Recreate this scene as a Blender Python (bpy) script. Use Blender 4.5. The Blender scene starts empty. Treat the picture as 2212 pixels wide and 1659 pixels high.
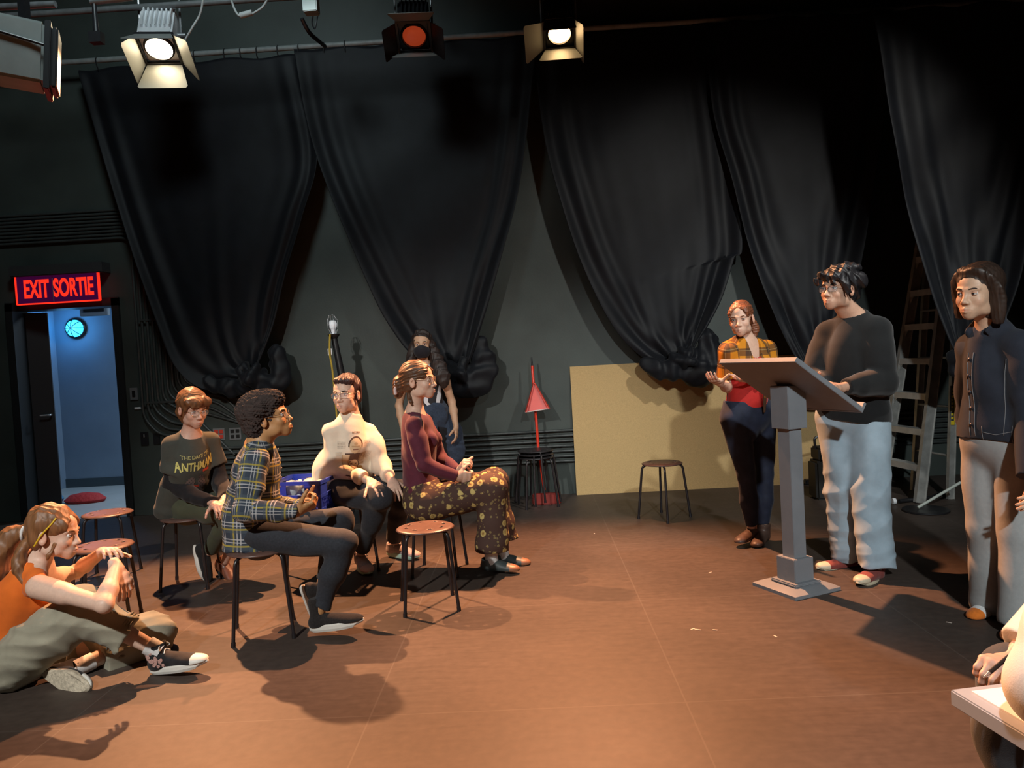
import bpy, bmesh, math, random
import numpy as np
from mathutils import Vector, Matrix
from mathutils.bvhtree import BVHTree
random.seed(7); np.random.seed(7)
SC = bpy.context.scene
PI = math.pi
# ---------------------------------------------------------------- camera
CAMZ = 1.37
PITCH, ROLL, YAW, FPX = 0.03831917, -0.05470416, 0.02425569, 1662.0
_F = np.array([-math.sin(YAW)*math.cos(PITCH), math.cos(YAW)*math.cos(PITCH), -math.sin(PITCH)])
_r = np.array([math.cos(YAW), math.sin(YAW), 0.0]); _u = np.cross(_r, _F)
_R = math.cos(ROLL)*_r + math.sin(ROLL)*_u; _U = -math.sin(ROLL)*_r + math.cos(ROLL)*_u
cam_d = bpy.data.cameras.new('camera'); cam = bpy.data.objects.new('camera', cam_d)
SC.collection.objects.link(cam); SC.camera = cam
cam.matrix_world = Matrix(((_R[0], _U[0], -_F[0], 0), (_R[1], _U[1], -_F[1], 0), (_R[2], _U[2], -_F[2], CAMZ), (0, 0, 0, 1)))
cam_d.sensor_width = 36; cam_d.lens = FPX/2212*36; cam_d.clip_start = .05
def A(px, py, Y):
    """world point seen at photo pixel (px,py) standing at distance Y from the camera's plane y=0"""
    d = _F + _R*(px-1106)/FPX - _U*(py-829.5)/FPX
    return np.array([0, 0, CAMZ]) + d*(Y/d[1])
def FL(px, py, z=0.0):
    d = _F + _R*(px-1106)/FPX - _U*(py-829.5)/FPX
    return np.array([0, 0, CAMZ]) + d*((z-CAMZ)/d[2])
# ---------------------------------------------------------------- colour management, world, lights
SC.view_settings.view_transform = 'Standard'; SC.view_settings.look = 'None'
SC.view_settings.exposure = 0.35; SC.view_settings.gamma = 1.0; SC.view_settings.use_curve_mapping = False
SC.cycles.max_bounces = 6; SC.cycles.diffuse_bounces = 3; SC.cycles.glossy_bounces = 3
SC.cycles.transparent_max_bounces = 8; SC.cycles.sample_clamp_indirect = 4.0
wd = bpy.data.worlds.new('world'); SC.world = wd; wd.use_nodes = True
wd.node_tree.nodes['Background'].inputs[0].default_value = (.02, .025, .03, 1)
wd.node_tree.nodes['Background'].inputs[1].default_value = .2
def spot(name, loc, target, watts, col, size, blend, radius):
    l = bpy.data.lights.new(name, 'SPOT'); l.energy = watts; l.color = col
    l.spot_size = math.radians(size); l.spot_blend = blend; l.shadow_soft_size = radius
    o = bpy.data.objects.new(name, l); SC.collection.objects.link(o); o.location = loc
    d = Vector(target)-Vector(loc); o.rotation_euler = d.to_track_quat('-Z', 'Y').to_euler()
    return o
LA = A(338, 118, 6.1); LC = A(1210, 84, 6.2)
WARM = (1.0, .45, .20)
spot('light', LA+np.array([.03, -.10, -.10]), (-1.85, 3.3, .2), 1800, WARM, 68, .35, .035)
spot('light', LC+np.array([0, -.06, -.09]), (.0, 3.45, .1), 1900, (1.0, .43, .20), 82, .75, .035)
WHITE = (1.0, .98, .92)
spot('light', (-2.2, -.9, 3.9), (-1.5, 4.4, .8), 900, WHITE, 42, .7, .07)      # front left wash, hung behind the camera
spot('light', (1.2, -1.6, 3.6), (1.8, 4.7, .75), 860, (.93, 1.0, 1.0), 38, .8, .09)        # front right wash
spot('light', (2.6, 2.6, 4.3), (1.0, 7.2, .8), 400, WHITE, 62, .9, .08)     # side light reaching the tan board
spot('light', (.3, .1, 3.8), (1.15, 1.6, .7), 330, (.95, .98, 1.0), 26, .7, .06)
spot('light', (-1.9, 3.5, 5.3), (-3.2, 7.3, 2.5), 190, (.80, .97, 1.0), 100, .8, .42)  # cool work light through the grid
# ---------------------------------------------------------------- helpers
def link(o): SC.collection.objects.link(o); return o
def tag(o, label=None, cat=None, group=None, kind=None):
    if label: o['label'] = label
    if cat: o['category'] = cat
    if group: o['group'] = group
    if kind: o['kind'] = kind
    return o
def thing(name, label, cat, loc=(0, 0, 0), group=None):
    o = link(bpy.data.objects.new(name, None)); o.location = Vector([float(c) for c in loc]); o.empty_display_size = .05
    return tag(o, label, cat, group)
MATS = {}
def mat(name, col, rough=.6, metal=0., nz=None, bump=None, spec=.5, emit=None, es=1., sheen=0., alpha=1., trans=0., coat=0., attr=None, stretch=None, ior=1.45):
    if name in MATS: return MATS[name]
    m = bpy.data.materials.new(name); m.use_nodes = True; nt = m.node_tree; N = nt.nodes; L = nt.links
    b = N['Principled BSDF']; b.inputs['Base Color'].default_value = (*col, 1)
    b.inputs['Roughness'].default_value = rough; b.inputs['Metallic'].default_value = metal
    b.inputs['Specular IOR Level'].default_value = spec; b.inputs['IOR'].default_value = ior
    b.inputs['Sheen Weight'].default_value = sheen; b.inputs['Coat Weight'].default_value = coat
    b.inputs['Alpha'].default_value = alpha; b.inputs['Transmission Weight'].default_value = trans
    if emit: b.inputs['Emission Color'].default_value = (*emit, 1); b.inputs['Emission Strength'].default_value = es
    tc = N.new('ShaderNodeTexCoord'); src = tc.outputs['Object']
    if stretch:
        mp = N.new('ShaderNodeMapping'); mp.inputs['Scale'].default_value = stretch; L.new(src, mp.inputs[0]); src = mp.outputs[0]
    base = None
    if attr:
        a = N.new('ShaderNodeVertexColor'); a.layer_name = attr; base = a.outputs[0]; L.new(base, b.inputs['Base Color'])
    if nz:
        n = N.new('ShaderNodeTexNoise'); n.inputs['Scale'].default_value = nz[0]; n.inputs['Detail'].default_value = 5
        L.new(src, n.inputs['Vector'])
        mr = N.new('ShaderNodeMapRange'); mr.inputs[3].default_value = 1-nz[1]; mr.inputs[4].default_value = 1+nz[1]; mr.inputs[1].default_value = .3; mr.inputs[2].default_value = .7
        L.new(n.outputs[0], mr.inputs[0])
        h = N.new('ShaderNodeVectorMath'); h.operation = 'SCALE'
        if base: L.new(base, h.inputs[0])
        else: h.inputs[0].default_value = col
        L.new(mr.outputs[0], h.inputs['Scale']); L.new(h.outputs[0], b.inputs['Base Color'])
    if bump:
        n2 = N.new('ShaderNodeTexNoise'); n2.inputs['Scale'].default_value = bump[0]; n2.inputs['Detail'].default_value = 4
        L.new(src, n2.inputs['Vector'])
        bp = N.new('ShaderNodeBump'); bp.inputs['Strength'].default_value = bump[1]; bp.inputs['Distance'].default_value = bump[2] if len(bump) > 2 else .004
        L.new(n2.outputs[0], bp.inputs['Height']); L.new(bp.outputs[0], b.inputs['Normal'])
    MATS[name] = m; return m
def mesh_obj(name, verts, faces, m=None, parent=None, smooth=False, off=(0, 0, 0), mats=None, fm=None):
    me = bpy.data.meshes.new(name)
    off = Vector(off)
    me.from_pydata([tuple(Vector([float(c) for c in v])-off) for v in verts], [], [tuple(int(i) for i in f) for f in faces])
    if m: me.materials.append(m)
    if mats:
        for x in mats: me.materials.append(x)
        me.polygons.foreach_set('material_index', fm)
    if smooth: me.polygons.foreach_set('use_smooth', [True]*len(me.polygons))
    me.update()
    o = link(bpy.data.objects.new(name, me))
    if parent: o.parent = parent
    else: o.location = off
    return o
class MB:
    """collects shapes, builds ONE mesh object; coordinates are world, made local to the parent's location"""
    def __init__(s): s.v = []; s.f = []; s.sm = []
    def add(s, v, f, sm=False):
        n = len(s.v); s.v += [np.array(p, float) for p in v]; s.f += [[i+n for i in q] for q in f]; s.sm += [sm]*len(f); return s
    def box(s, lo, hi, M=None, bev=0.):
        lo = np.array(lo, float); hi = np.array(hi, float)
        bm = bmesh.new(); bmesh.ops.create_cube(bm, size=1)
        for v in bm.verts: v.co = Vector([(lo[i]+hi[i])/2 + v.co[i]*(hi[i]-lo[i]) for i in range(3)])
        if bev: bmesh.ops.bevel(bm, geom=bm.edges[:], offset=bev, segments=2, affect='EDGES')
        if M is not None: bm.transform(M)
        bm.verts.index_update()
        s.add([v.co[:] for v in bm.verts], [[v.index for v in f.verts] for f in bm.faces]); bm.free(); return s
    def tube(s, pts, r, n=12, cap=True, closed=False):
        P = [np.array(p, float) for p in pts]; m = len(P)
        rr = r if hasattr(r, '__len__') else [r]*m
        rings = []; prev = None
        for i in range(m):
            t = (P[(i+1) % m]-P[i-1]) if closed else (P[min(i+1, m-1)]-P[max(i-1, 0)])
            t = t/(np.linalg.norm(t)+1e-12)
            if prev is None:
                a = np.array([0, 0, 1.]) if abs(t[2]) < .9 else np.array([1., 0, 0])
                u = np.cross(t, a)
            else: u = prev-t*(prev@t)
            u /= np.linalg.norm(u); w = np.cross(t, u); prev = u
            rings.append([P[i]+rr[i]*(math.cos(2*PI*k/n)*u+math.sin(2*PI*k/n)*w) for k in range(n)])
        v = [p for R_ in rings for p in R_]; f = []
        for i in range(m if closed else m-1):
            j = (i+1) % m
            for k in range(n): f.append([i*n+k, i*n+(k+1) % n, j*n+(k+1) % n, j*n+k])
        if cap and not closed: f.append(list(range(n))[::-1]); f.append([(m-1)*n+k for k in range(n)])
        return s.add(v, f, True)
    def cyl(s, a, b, r, r2=None, n=20):
        return s.tube([a, b], [r, r if r2 is None else r2], n)
    def lathe(s, prof, M=None, n=24, a0=0, a1=2*PI):
        full = abs(a1-a0-2*PI) < 1e-6; nn = n if full else n+1
        v = []; f = []
        for (r, z) in prof:
            for k in range(nn):
                a = a0+(a1-a0)*k/n; p = Vector((r*math.cos(a), r*math.sin(a), z)); v.append((M @ p if M is not None else p)[:])
        for i in range(len(prof)-1):
            for k in range(n):
                k2 = (k+1) % nn; f.append([i*nn+k, i*nn+k2, (i+1)*nn+k2, (i+1)*nn+k])
        return s.add(v, f, True)
    def poly(s, pts, thick):
        """closed planar polygon extruded along vector thick"""
        n = len(pts); P = [np.array(p, float) for p in pts]; t = np.array(thick, float)
        return s.add(P+[p+t for p in P], [list(range(n))[::-1], [n+i for i in range(n)]]+[[i, (i+1) % n, n+(i+1) % n, n+i] for i in range(n)])
    def build(s, name, m, parent=None, off=None):
        if off is None: off = parent.location if parent else (np.mean(s.v, 0) if s.v else (0, 0, 0))
        if parent is not None and parent.type == 'MESH': off = parent['_off']
        o = mesh_obj(name, s.v, s.f, m, parent, off=off)
        o.data.polygons.foreach_set('use_smooth', s.sm)
        try: o.data.set_sharp_from_angle(angle=math.radians(40))
        except Exception: pass
        o['_off'] = [float(c) for c in off]
        return o
def fillet(pts, r, n=6):
    out = [np.array(pts[0], float)]
    for i in range(1, len(pts)-1):
        a, b, c = [np.array(q, float) for q in pts[i-1:i+2]]
        u = a-b; w = c-b; lu, lw = np.linalg.norm(u), np.linalg.norm(w); rr = min(r, lu*.45, lw*.45)
        p0 = b+u/lu*rr; p1 = b+w/lw*rr
        for k in range(n+1):
            t = k/n; out.append((1-t)**2*p0+2*t*(1-t)*b+t*t*p1)
    out.append(np.array(pts[-1], float)); return out
def crv(pts, n=8):
    """Catmull-Rom through points"""
    P = [np.array(p, float) for p in pts]; out = []
    for i in range(len(P)-1):
        p0 = P[max(i-1, 0)]; p1 = P[i]; p2 = P[i+1]; p3 = P[min(i+2, len(P)-1)]
        for k in range(n):
            t = k/n; out.append(.5*((2*p1)+(-p0+p2)*t+(2*p0-5*p1+4*p2-p3)*t*t+(-p0+3*p1-3*p2+p3)*t**3))
    out.append(P[-1]); return out
def textmesh(name, txt, size, m, M, parent=None, ext=.002, align='CENTER', sx=1., bold=0.):
    c = bpy.data.curves.new(name, 'FONT'); c.body = txt; c.size = size; c.extrude = ext; c.align_x = align; c.align_y = 'CENTER'; c.offset = bold
    t = link(bpy.data.objects.new(name, c)); dg = bpy.context.evaluated_depsgraph_get()
    me = bpy.data.meshes.new_from_object(t.evaluated_get(dg)); bpy.data.objects.remove(t)
    me.transform(Matrix.Diagonal((sx, 1, 1, 1))); me.transform(M)
    if parent is not None: me.transform(Matrix.Translation(-Vector(parent.location if parent.type != 'MESH' else parent['_off'])))
    me.materials.clear(); me.materials.append(m)
    o = link(bpy.data.objects.new(name, me)); o.parent = parent; return o
def clean(o):
    for x in list(SC.objects):
        if '_off' in x: del x['_off']
def copy_tree(o, parent=None):
    c = o.copy(); link(c)
    if parent is not None: c.parent = parent
    for ch in list(o.children): copy_tree(ch, c)
    return c
# ================================================================ the room
YW = 7.37
m_wall = mat('wall_paint', (.040, .051, .046), .55, nz=(3, .18), bump=(60, .25, .002))
m_ceil = mat('ceiling_black', (.012, .012, .013), .9, nz=(4, .1))
m_curt = mat('black_velour', (.0042, .0052, .0078), .58, nz=(9, .25), bump=(220, .3, .001), sheen=.05, spec=.28)
m_pipe = mat('painted_conduit', (.042, .048, .047), .42, nz=(20, .2))
m_black = mat('black_metal', (.014, .014, .016), .38, nz=(30, .2))
m_steel = mat('worn_steel', (.42, .44, .46), .38, metal=.8, nz=(18, .2))
m_blue = mat('blue_wall', (.20, .27, .36), .7, nz=(4, .05))
# floor
m_floor = bpy.data.materials.new('stage_floor'); m_floor.use_nodes = True
nt = m_floor.node_tree; N = nt.nodes; L = nt.links; b = N['Principled BSDF']
tc = N.new('ShaderNodeTexCoord'); geo = N.new('ShaderNodeNewGeometry')
n1 = N.new('ShaderNodeTexNoise'); n1.inputs['Scale'].default_value = 1.1; n1.inputs['Detail'].default_value = 6
n2 = N.new('ShaderNodeTexNoise'); n2.inputs['Scale'].default_value = 24; n2.inputs['Detail'].default_value = 6
mp = N.new('ShaderNodeMapping'); mp.inputs['Scale'].default_value = (1, 7, 1); mp.inputs['Rotation'].default_value = (0, 0, .12)
n3 = N.new('ShaderNodeTexNoise'); n3.inputs['Scale'].default_value = 5; n3.inputs['Detail'].default_value = 8; n3.inputs['Roughness'].default_value = .7
for n_ in (n1, n2): L.new(geo.outputs['Position'], n_.inputs['Vector'])
L.new(geo.outputs['Position'], mp.inputs[0]); L.new(mp.outputs[0], n3.inputs['Vector'])
ramp = N.new('ShaderNodeValToRGB'); ramp.color_ramp.elements[0].position = .3; ramp.color_ramp.elements[1].position = .72
ramp.color_ramp.elements[0].color = (.046, .034, .028, 1); ramp.color_ramp.elements[1].color = (.074, .055, .046, 1)
L.new(n1.outputs[0], ramp.inputs[0])
mx = N.new('ShaderNodeMix'); mx.data_type = 'RGBA'; mx.blend_type = 'OVERLAY'; mx.inputs[0].default_value = .35
L.new(ramp.outputs[0], mx.inputs[6]); L.new(n2.outputs[0], mx.inputs[7])
mx3 = N.new('ShaderNodeMix'); mx3.data_type = 'RGBA'; mx3.blend_type = 'OVERLAY'; mx3.inputs[0].default_value = .3
L.new(mx.outputs[2], mx3.inputs[6]); L.new(n3.outputs[0], mx3.inputs[7])
# joints between the floor boards
mb = N.new('ShaderNodeMapping'); mb.inputs['Rotation'].default_value = (0, 0, 0); mb.inputs['Location'].default_value = (.69, -2.92, 0)
L.new(geo.outputs['Position'], mb.inputs[0])
br = N.new('ShaderNodeTexBrick'); br.inputs['Scale'].default_value = 1; br.inputs['Mortar Size'].default_value = .0035; br.inputs['Mortar Smooth'].default_value = .1
br.inputs['Brick Width'].default_value = 1.22; br.inputs['Row Height'].default_value = 1.22; br.offset = 0.0
br.inputs['Color1'].default_value = (0, 0, 0, 1); br.inputs['Color2'].default_value = (0, 0, 0, 1); br.inputs['Mortar'].default_value = (1, 1, 1, 1)
L.new(mb.outputs[0], br.inputs['Vector'])
mx2 = N.new('ShaderNodeMix'); mx2.data_type = 'RGBA'; mlt = N.new('ShaderNodeMath'); mlt.operation = 'MULTIPLY'
L.new(br.outputs[0], mlt.inputs[0]); L.new(n1.outputs[0], mlt.inputs[1]); L.new(mlt.outputs[0], mx2.inputs[0])
L.new(mx3.outputs[2], mx2.inputs[6]); mx2.inputs[7].default_value = (.10, .085, .075, 1)
L.new(mx2.outputs[2], b.inputs['Base Color'])
mr = N.new('ShaderNodeMapRange'); mr.inputs[3].default_value = .42; mr.inputs[4].default_value = .62; L.new(n3.outputs[0], mr.inputs[0]); L.new(mr.outputs[0], b.inputs['Roughness'])
b.inputs['Specular IOR Level'].default_value = .3
bp = N.new('ShaderNodeBump'); bp.inputs['Strength'].default_value = .12; bp.inputs['Distance'].default_value = .003; L.new(n2.outputs[0], bp.inputs['Height']); L.new(bp.outputs[0], b.inputs['Normal'])

XL, XR, YB, ZC = -6.6, 5.6, -2.6, 5.6
def struct(name, lo, hi, m):
    o = MB().box(lo, hi).build(name, m); o['kind'] = 'structure'; return o
struct('floor', (XL-.2, YB-.2, -.2), (XR+.2, YW, 0), m_floor)
struct('ceiling', (XL-.2, YB-.2, ZC), (XR+.2, YW+.2, ZC+.2), m_ceil)
struct('wall_left', (XL-.2, YB-.2, 0), (XL, YW+.2, ZC), m_wall)
struct('wall_right', (XR, YB-.2, 0), (XR+.2, YW+.2, ZC), m_wall)
struct('wall_front', (XL, YB-.2, 0), (XR, YB, ZC), m_wall)
DX0, DX1, DZ = -4.98, -3.97, 2.07
w = MB(); w.box((XL, YW, 0), (DX0, YW+.2, ZC)); w.box((DX1, YW, 0), (XR, YW+.2, ZC)); w.box((DX0, YW, DZ), (DX1, YW+.2, ZC))
o = w.build('wall_back', m_wall); o['kind'] = 'structure'
# corridor beyond the door
w = MB(); w.box((XL, 9.5, 0), (XR-4, 9.6, 3)); o = w.build('wall_corridor', m_blue); o['kind'] = 'structure'
w = MB(); w.box((XL, YW+.2, 0), (-5.9, 9.5, 3)); o = w.build('wall_corridor_left', m_blue); o['kind'] = 'structure'
w = MB(); w.box((-2.2, YW+.2, 0), (-2.1, 9.5, 3)); o = w.build('wall_corridor_right', m_blue); o['kind'] = 'structure'
m_cfl = mat('corridor_vinyl', (.42, .45, .46), .35, nz=(6, .06))
struct('floor_corridor', (XL, YW, -.2), (-1.5, 9.6, 0.002), m_cfl)
struct('ceiling_corridor', (XL, YW+.2, 2.75), (-1.5, 9.6, 2.9), mat('corridor_ceiling', (.3, .33, .36), .8))
o = MB().box((-5.9, 9.485, .002), (-2.2, 9.5, .11)).build('baseboard_corridor', mat('dark_cove_base', (.05, .07, .085), .5)); o['kind'] = 'structure'
# door frame and open leaf
fr = MB(); fr.box((DX0-.05, YW-.03, 0), (DX0+.02, YW+.2, DZ+.05)); fr.box((DX1-.02, YW-.03, 0), (DX1+.05, YW+.2, DZ+.05)); fr.box((DX0-.05, YW-.03, DZ-.02), (DX1+.05, YW+.2, DZ+.06))
o = fr.build('trim_1', mat('frame_black', (.016, .018, .019), .4)); o['kind'] = 'structure'
dM = Matrix.Translation((DX0+.03, YW+.14, 0)) @ Matrix.Rotation(math.radians(24), 4, 'Z')
o = MB().box((0, 0, .012), (.19, .045, DZ-.03), dM).build('door_1', mat('door_dark', (.02, .022, .025), .5)); o['kind'] = 'structure'
h = MB(); h.tube(fillet([dM @ Vector((.16, -.0, 1.02)), dM @ Vector((.16, -.06, 1.02)), dM @ Vector((.07, -.06, 1.02))], .02), .009)
hh = h.build('door_handle', m_steel, o)
# blue corridor lamp
lt = A(155, 709, 9.4)
t = thing('bulkhead_lamp', 'glowing cyan round bulkhead lamp on the corridor wall seen through the doorway', 'lamp', (lt[0], 9.5, lt[2]))
Mx = Matrix.Translation((lt[0], 9.5, lt[2])) @ Matrix.Rotation(PI/2, 4, 'X')
MB().lathe([(.0, 0), (.13, 0), (.13, .03), (.115, .045)], Mx).build('base', m_black, t)
MB().lathe([(.105, .03), (.10, .06), (.08, .095), (.045, .115), (0, .12)], Mx).build('globe', mat('cyan_glow', (.1, .6, .9), .3, emit=(.02, .42, 1.0), es=4.5), t)
g = MB()
for a in range(4):
    an = a*PI/4; pts = [Mx @ Vector((.118*math.cos(an)*math.cos(q), .118*math.sin(an)*math.cos(q), .03+.1*math.sin(q))) for q in np.linspace(0, PI, 13)]
    g.tube(pts, .005, 6)
g.build('cage', m_black, t)
pl = bpy.data.lights.new('light', 'POINT'); pl.energy = 5; pl.color = (.12, .48, 1.0); pl.shadow_soft_size = .1
po = link(bpy.data.objects.new('light', pl)); po.location = (lt[0], 9.30, lt[2])
pl = bpy.data.lights.new('light', 'AREA'); pl.energy = 42; pl.color = (.70, .86, 1.0); pl.size = .5
po = link(bpy.data.objects.new('light', pl)); po.location = (-3.1, 8.6, 2.7)
e = A(205, 672, 9.2)
t = thing('corridor_sign', 'small white boxed sign hanging at the top of the doorway opening in the corridor', 'sign', (e[0], 9.2, e[2]+.04))
MB().box((e[0]-.17, 9.17, e[2]-.06), (e[0]+.17, 9.23, e[2]+.10), bev=.005).build('housing', mat('sign_white', (.35, .4, .45), .5), t)
MB().box((e[0]-.12, 9.160, e[2]-.01), (e[0]+.13, 9.169, e[2]+.05)).build('panel', mat('sign_dark', (.02, .02, .02), .4), t)
MB().box((e[0]-.16, 9.18, e[2]+.10), (e[0]-.14, 9.20, 2.75)).build('hanger', m_steel, t); MB().box((e[0]+.14, 9.18, e[2]+.10), (e[0]+.16, 9.20, 2.75)).build('hanger', m_steel, t)
# things on the corridor floor
c0 = FL(150, 1090); 
o = MB().lathe([(0, 0), (.20, 0), (.23, .05), (.16, .14), (.05, .17), (0, .17)], Matrix.Translation((c0[0]+.12, c0[1]+.10, .002)) @ Matrix.Diagonal((1, .6, .62, 1)) @ Matrix.Rotation(.5, 4, 'Z')).build('cloth_bag', mat('red_fabric', (.45, .03, .03), .7, bump=(30, .6, .02)))
tag(o, 'crumpled red cloth bag lying on the corridor floor', 'bag')
o = MB().lathe([(0, 0), (.16, 0), (.20, .07), (.14, .16), (.05, .2), (0, .2)], Matrix.Translation((c0[0]-.28, c0[1]+.02, .002)) @ Matrix.Diagonal((1, .7, .9, 1))).build('plastic_bag', mat('blue_fabric', (.08, .25, .45), .5, bump=(25, .8, .02)))
tag(o, 'crumpled blue plastic bag beside the red bag on the corridor floor', 'bag')
# exit sign
s0 = A(35, 600, YW-.1); s1 = A(218, 640, YW-.1); sx0, sx1 = s0[0], s1[0]; szb = 2.10; szt = 2.36
t = thing('exit_sign', 'red lit double exit sign above the dark doorway', 'sign', ((sx0+sx1)/2, YW, szt))
MB().box((sx0-.03, YW-.16, szt), (sx1+.06, YW-.0, szt+.10), bev=.006).build('housing', mat('sign_housing', (.04, .042, .045), .4), t)
MB().box((sx0, YW-.12, szb), (sx1, YW-.105, szt)).build('panel', mat('sign_panel', (.02, .004, .02), .25, emit=(.05, .002, .04), es=.5), t)
er = mat('red_glow', (.6, .02, .01), .4, emit=(1.0, .030, .012), es=.85)
MB().box((sx0-.004, YW-.125, szb), (sx0+.012, YW-.1, szt)).box((sx1-.012, YW-.125, szb), (sx1+.004, YW-.1, szt)).box((sx0, YW-.125, szb-.006), (sx1, YW-.1, szb+.006)).build('edge_glow', er, t)
MB().box(((sx0+sx1)/2-.045, YW-.124, szb+.01), ((sx0+sx1)/2-.039, YW-.12, szt-.01)).build('divider', mat('divider_grey', (.2, .2, .25), .4), t)
Mt = lambda x, z: Matrix.Translation((x, YW-.124, z)) @ Matrix.Rotation(PI/2, 4, 'X')
textmesh('lettering', 'EXIT', .235, er, Mt(sx0+.20, (szb+szt)/2), t, sx=.51, bold=.007)
textmesh('lettering', 'SORTIE', .235, er, Mt(sx1-.245, (szb+szt)/2), t, sx=.51, bold=.007)
pl = bpy.data.lights.new('light', 'AREA'); pl.energy = .9; pl.color = (1, .05, .02); pl.size = .7; pl.size_y = .2; pl.shape = 'RECTANGLE'
po = link(bpy.data.objects.new('light', pl)); po.location = ((sx0+sx1)/2, YW-.15, szb+.1); po.rotation_euler = (-PI/2, 0, 0)
# ---------------------------------------------------------------- conduits
def conduit(pts, label, group, r=.0135, fr_=.12):
    off = np.array(pts[0], float); o = MB().tube(fillet(pts, fr_, 7), r, 10).build('conduit', m_pipe, off=off)
    return tag(o, label, 'pipe', group)
def W(px, py, Y=YW-.03): return A(px, py, Y)
NV = 9
for i in range(NV):
    # i=0 lowest/leftmost: runs along the wall over the exit sign, turns down, then sweeps right to the low bank
    yL = 523-i*7.6; xv = 288+i*11.5
    zt = W(100, yL)[2]; xw = W(xv, 600)[0]
    yb = 905-i*9.5
    zb = W(xv, yb)[2]; e1 = W(xv+62+2*i, yb+34-i*3)
    p = [(XL+.01, YW-.03, zt), (xw, YW-.03, zt), (xw, YW-.03, zb), (e1[0]-.02, YW-.035, e1[2]), (e1[0]+.16, YW-.03, e1[2]-.02), (e1[0]+.5, YW-.03, .98-i*.03), (-3.0+i*.03, YW-.03, .72), (-2.9+i*.04, YW-.03, .18)]
    conduit(p[:6] if i > 3 else p[:5]+[(e1[0]+.35+.05*i, YW-.03, .55)], 'black painted conduit in the bank running over the exit sign and down beside the door', 'conduit bank beside the door')
for i in range(7):
    z = .325+i*.049
    conduit([(-3.35, YW-.03, z), (4.2, YW-.03, z)], 'black painted conduit in the low horizontal bank along the back wall', 'low conduit bank along the back wall')
for nm, (px_, py_), w_, h_ in (('strap', (300, 690), .3, .02), ('strap', (312, 868), .34, .02), ):
    c = W(px_+45, py_); o = MB().box((c[0]-.2, YW-.05, c[2]-.01), (c[0]+.2, YW-.042, c[2]+.01)).build('conduit_strap', m_pipe)
    tag(o, 'flat metal strap clamping the vertical conduits, ' + ('upper one' if py_ < 700 else 'lower one near the bends'), 'bracket')
# outlets, switch, boxes
def plate(px, py, w_, h_, name, label, cat, m, kids=()):
    c = W(px, py, YW-.01); t = thing(name, label, cat, (c[0], YW, c[2]))
    MB().box((c[0]-w_/2, YW-.012, c[2]-h_/2), (c[0]+w_/2, YW, c[2]+h_/2), bev=.002).build('plate', m, t)
    for (dx, dz, ww, hh, mm, kn) in kids:
        MB().box((c[0]+dx-ww/2, YW-.018, c[2]+dz-hh/2), (c[0]+dx+ww/2, YW-.010, c[2]+dz+hh/2), bev=.002).build(kn, mm, t)
    return t
m_plate = mat('brushed_plate', (.26, .28, .29), .35, metal=.5); m_red = mat('red_socket', (.55, .05, .03), .4); m_blk = mat('black_socket', (.012, .012, .012), .4)
plate(473, 938, .115, .115, 'wall_outlet', 'steel wall plate with four red sockets', 'outlet', m_plate, [(x, z, .038, .036, m_red, 'socket') for x in (-.024, .024) for z in (-.025, .025)])
plate(508, 937, .115, .115, 'wall_outlet', 'steel wall plate with four black sockets', 'outlet', m_plate, [(x, z, .034, .034, m_blk, 'socket') for x in (-.026, .026) for z in (-.026, .026)])
plate(289, 851, .075, .12, 'light_switch', 'steel switch plate right of the doorway', 'switch', mat('plate_grey', (.22, .23, .24), .4, metal=.4), [(0, 0, .03, .06, m_blk, 'rocker')])
plate(297, 882, .06, .022, 'wall_tag', 'small white paper tag below the switch plate', 'label', mat('tag_white', (.7, .72, .74), .6))
t = plate(312, 948, .075, .13, 'junction_box', 'black junction box low beside the doorway, left of its twin', 'box', m_black, [(0, .03, .012, .03, m_steel, 'toggle')])
t = plate(338, 948, .065, .11, 'junction_box', 'black junction box low beside the doorway, right of its twin', 'box', m_black)
# ---------------------------------------------------------------- MDF sheet
c = A(1229, 793, YW-.05)
mdf = MB().box((0, 0, 0), (2.44, .016, 1.225), Matrix.Translation((c[0]+.01, YW-.085, .0)) @ Matrix.Rotation(math.radians(-3.0), 4, 'X'))
o = mdf.build('fibreboard_sheet', mat('mdf', (.46, .31, .135), .75, nz=(120, .10), bump=(200, .15, .001)))
tag(o, 'large tan fibreboard sheet leaning against the back wall under the drapes', 'board')
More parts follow.
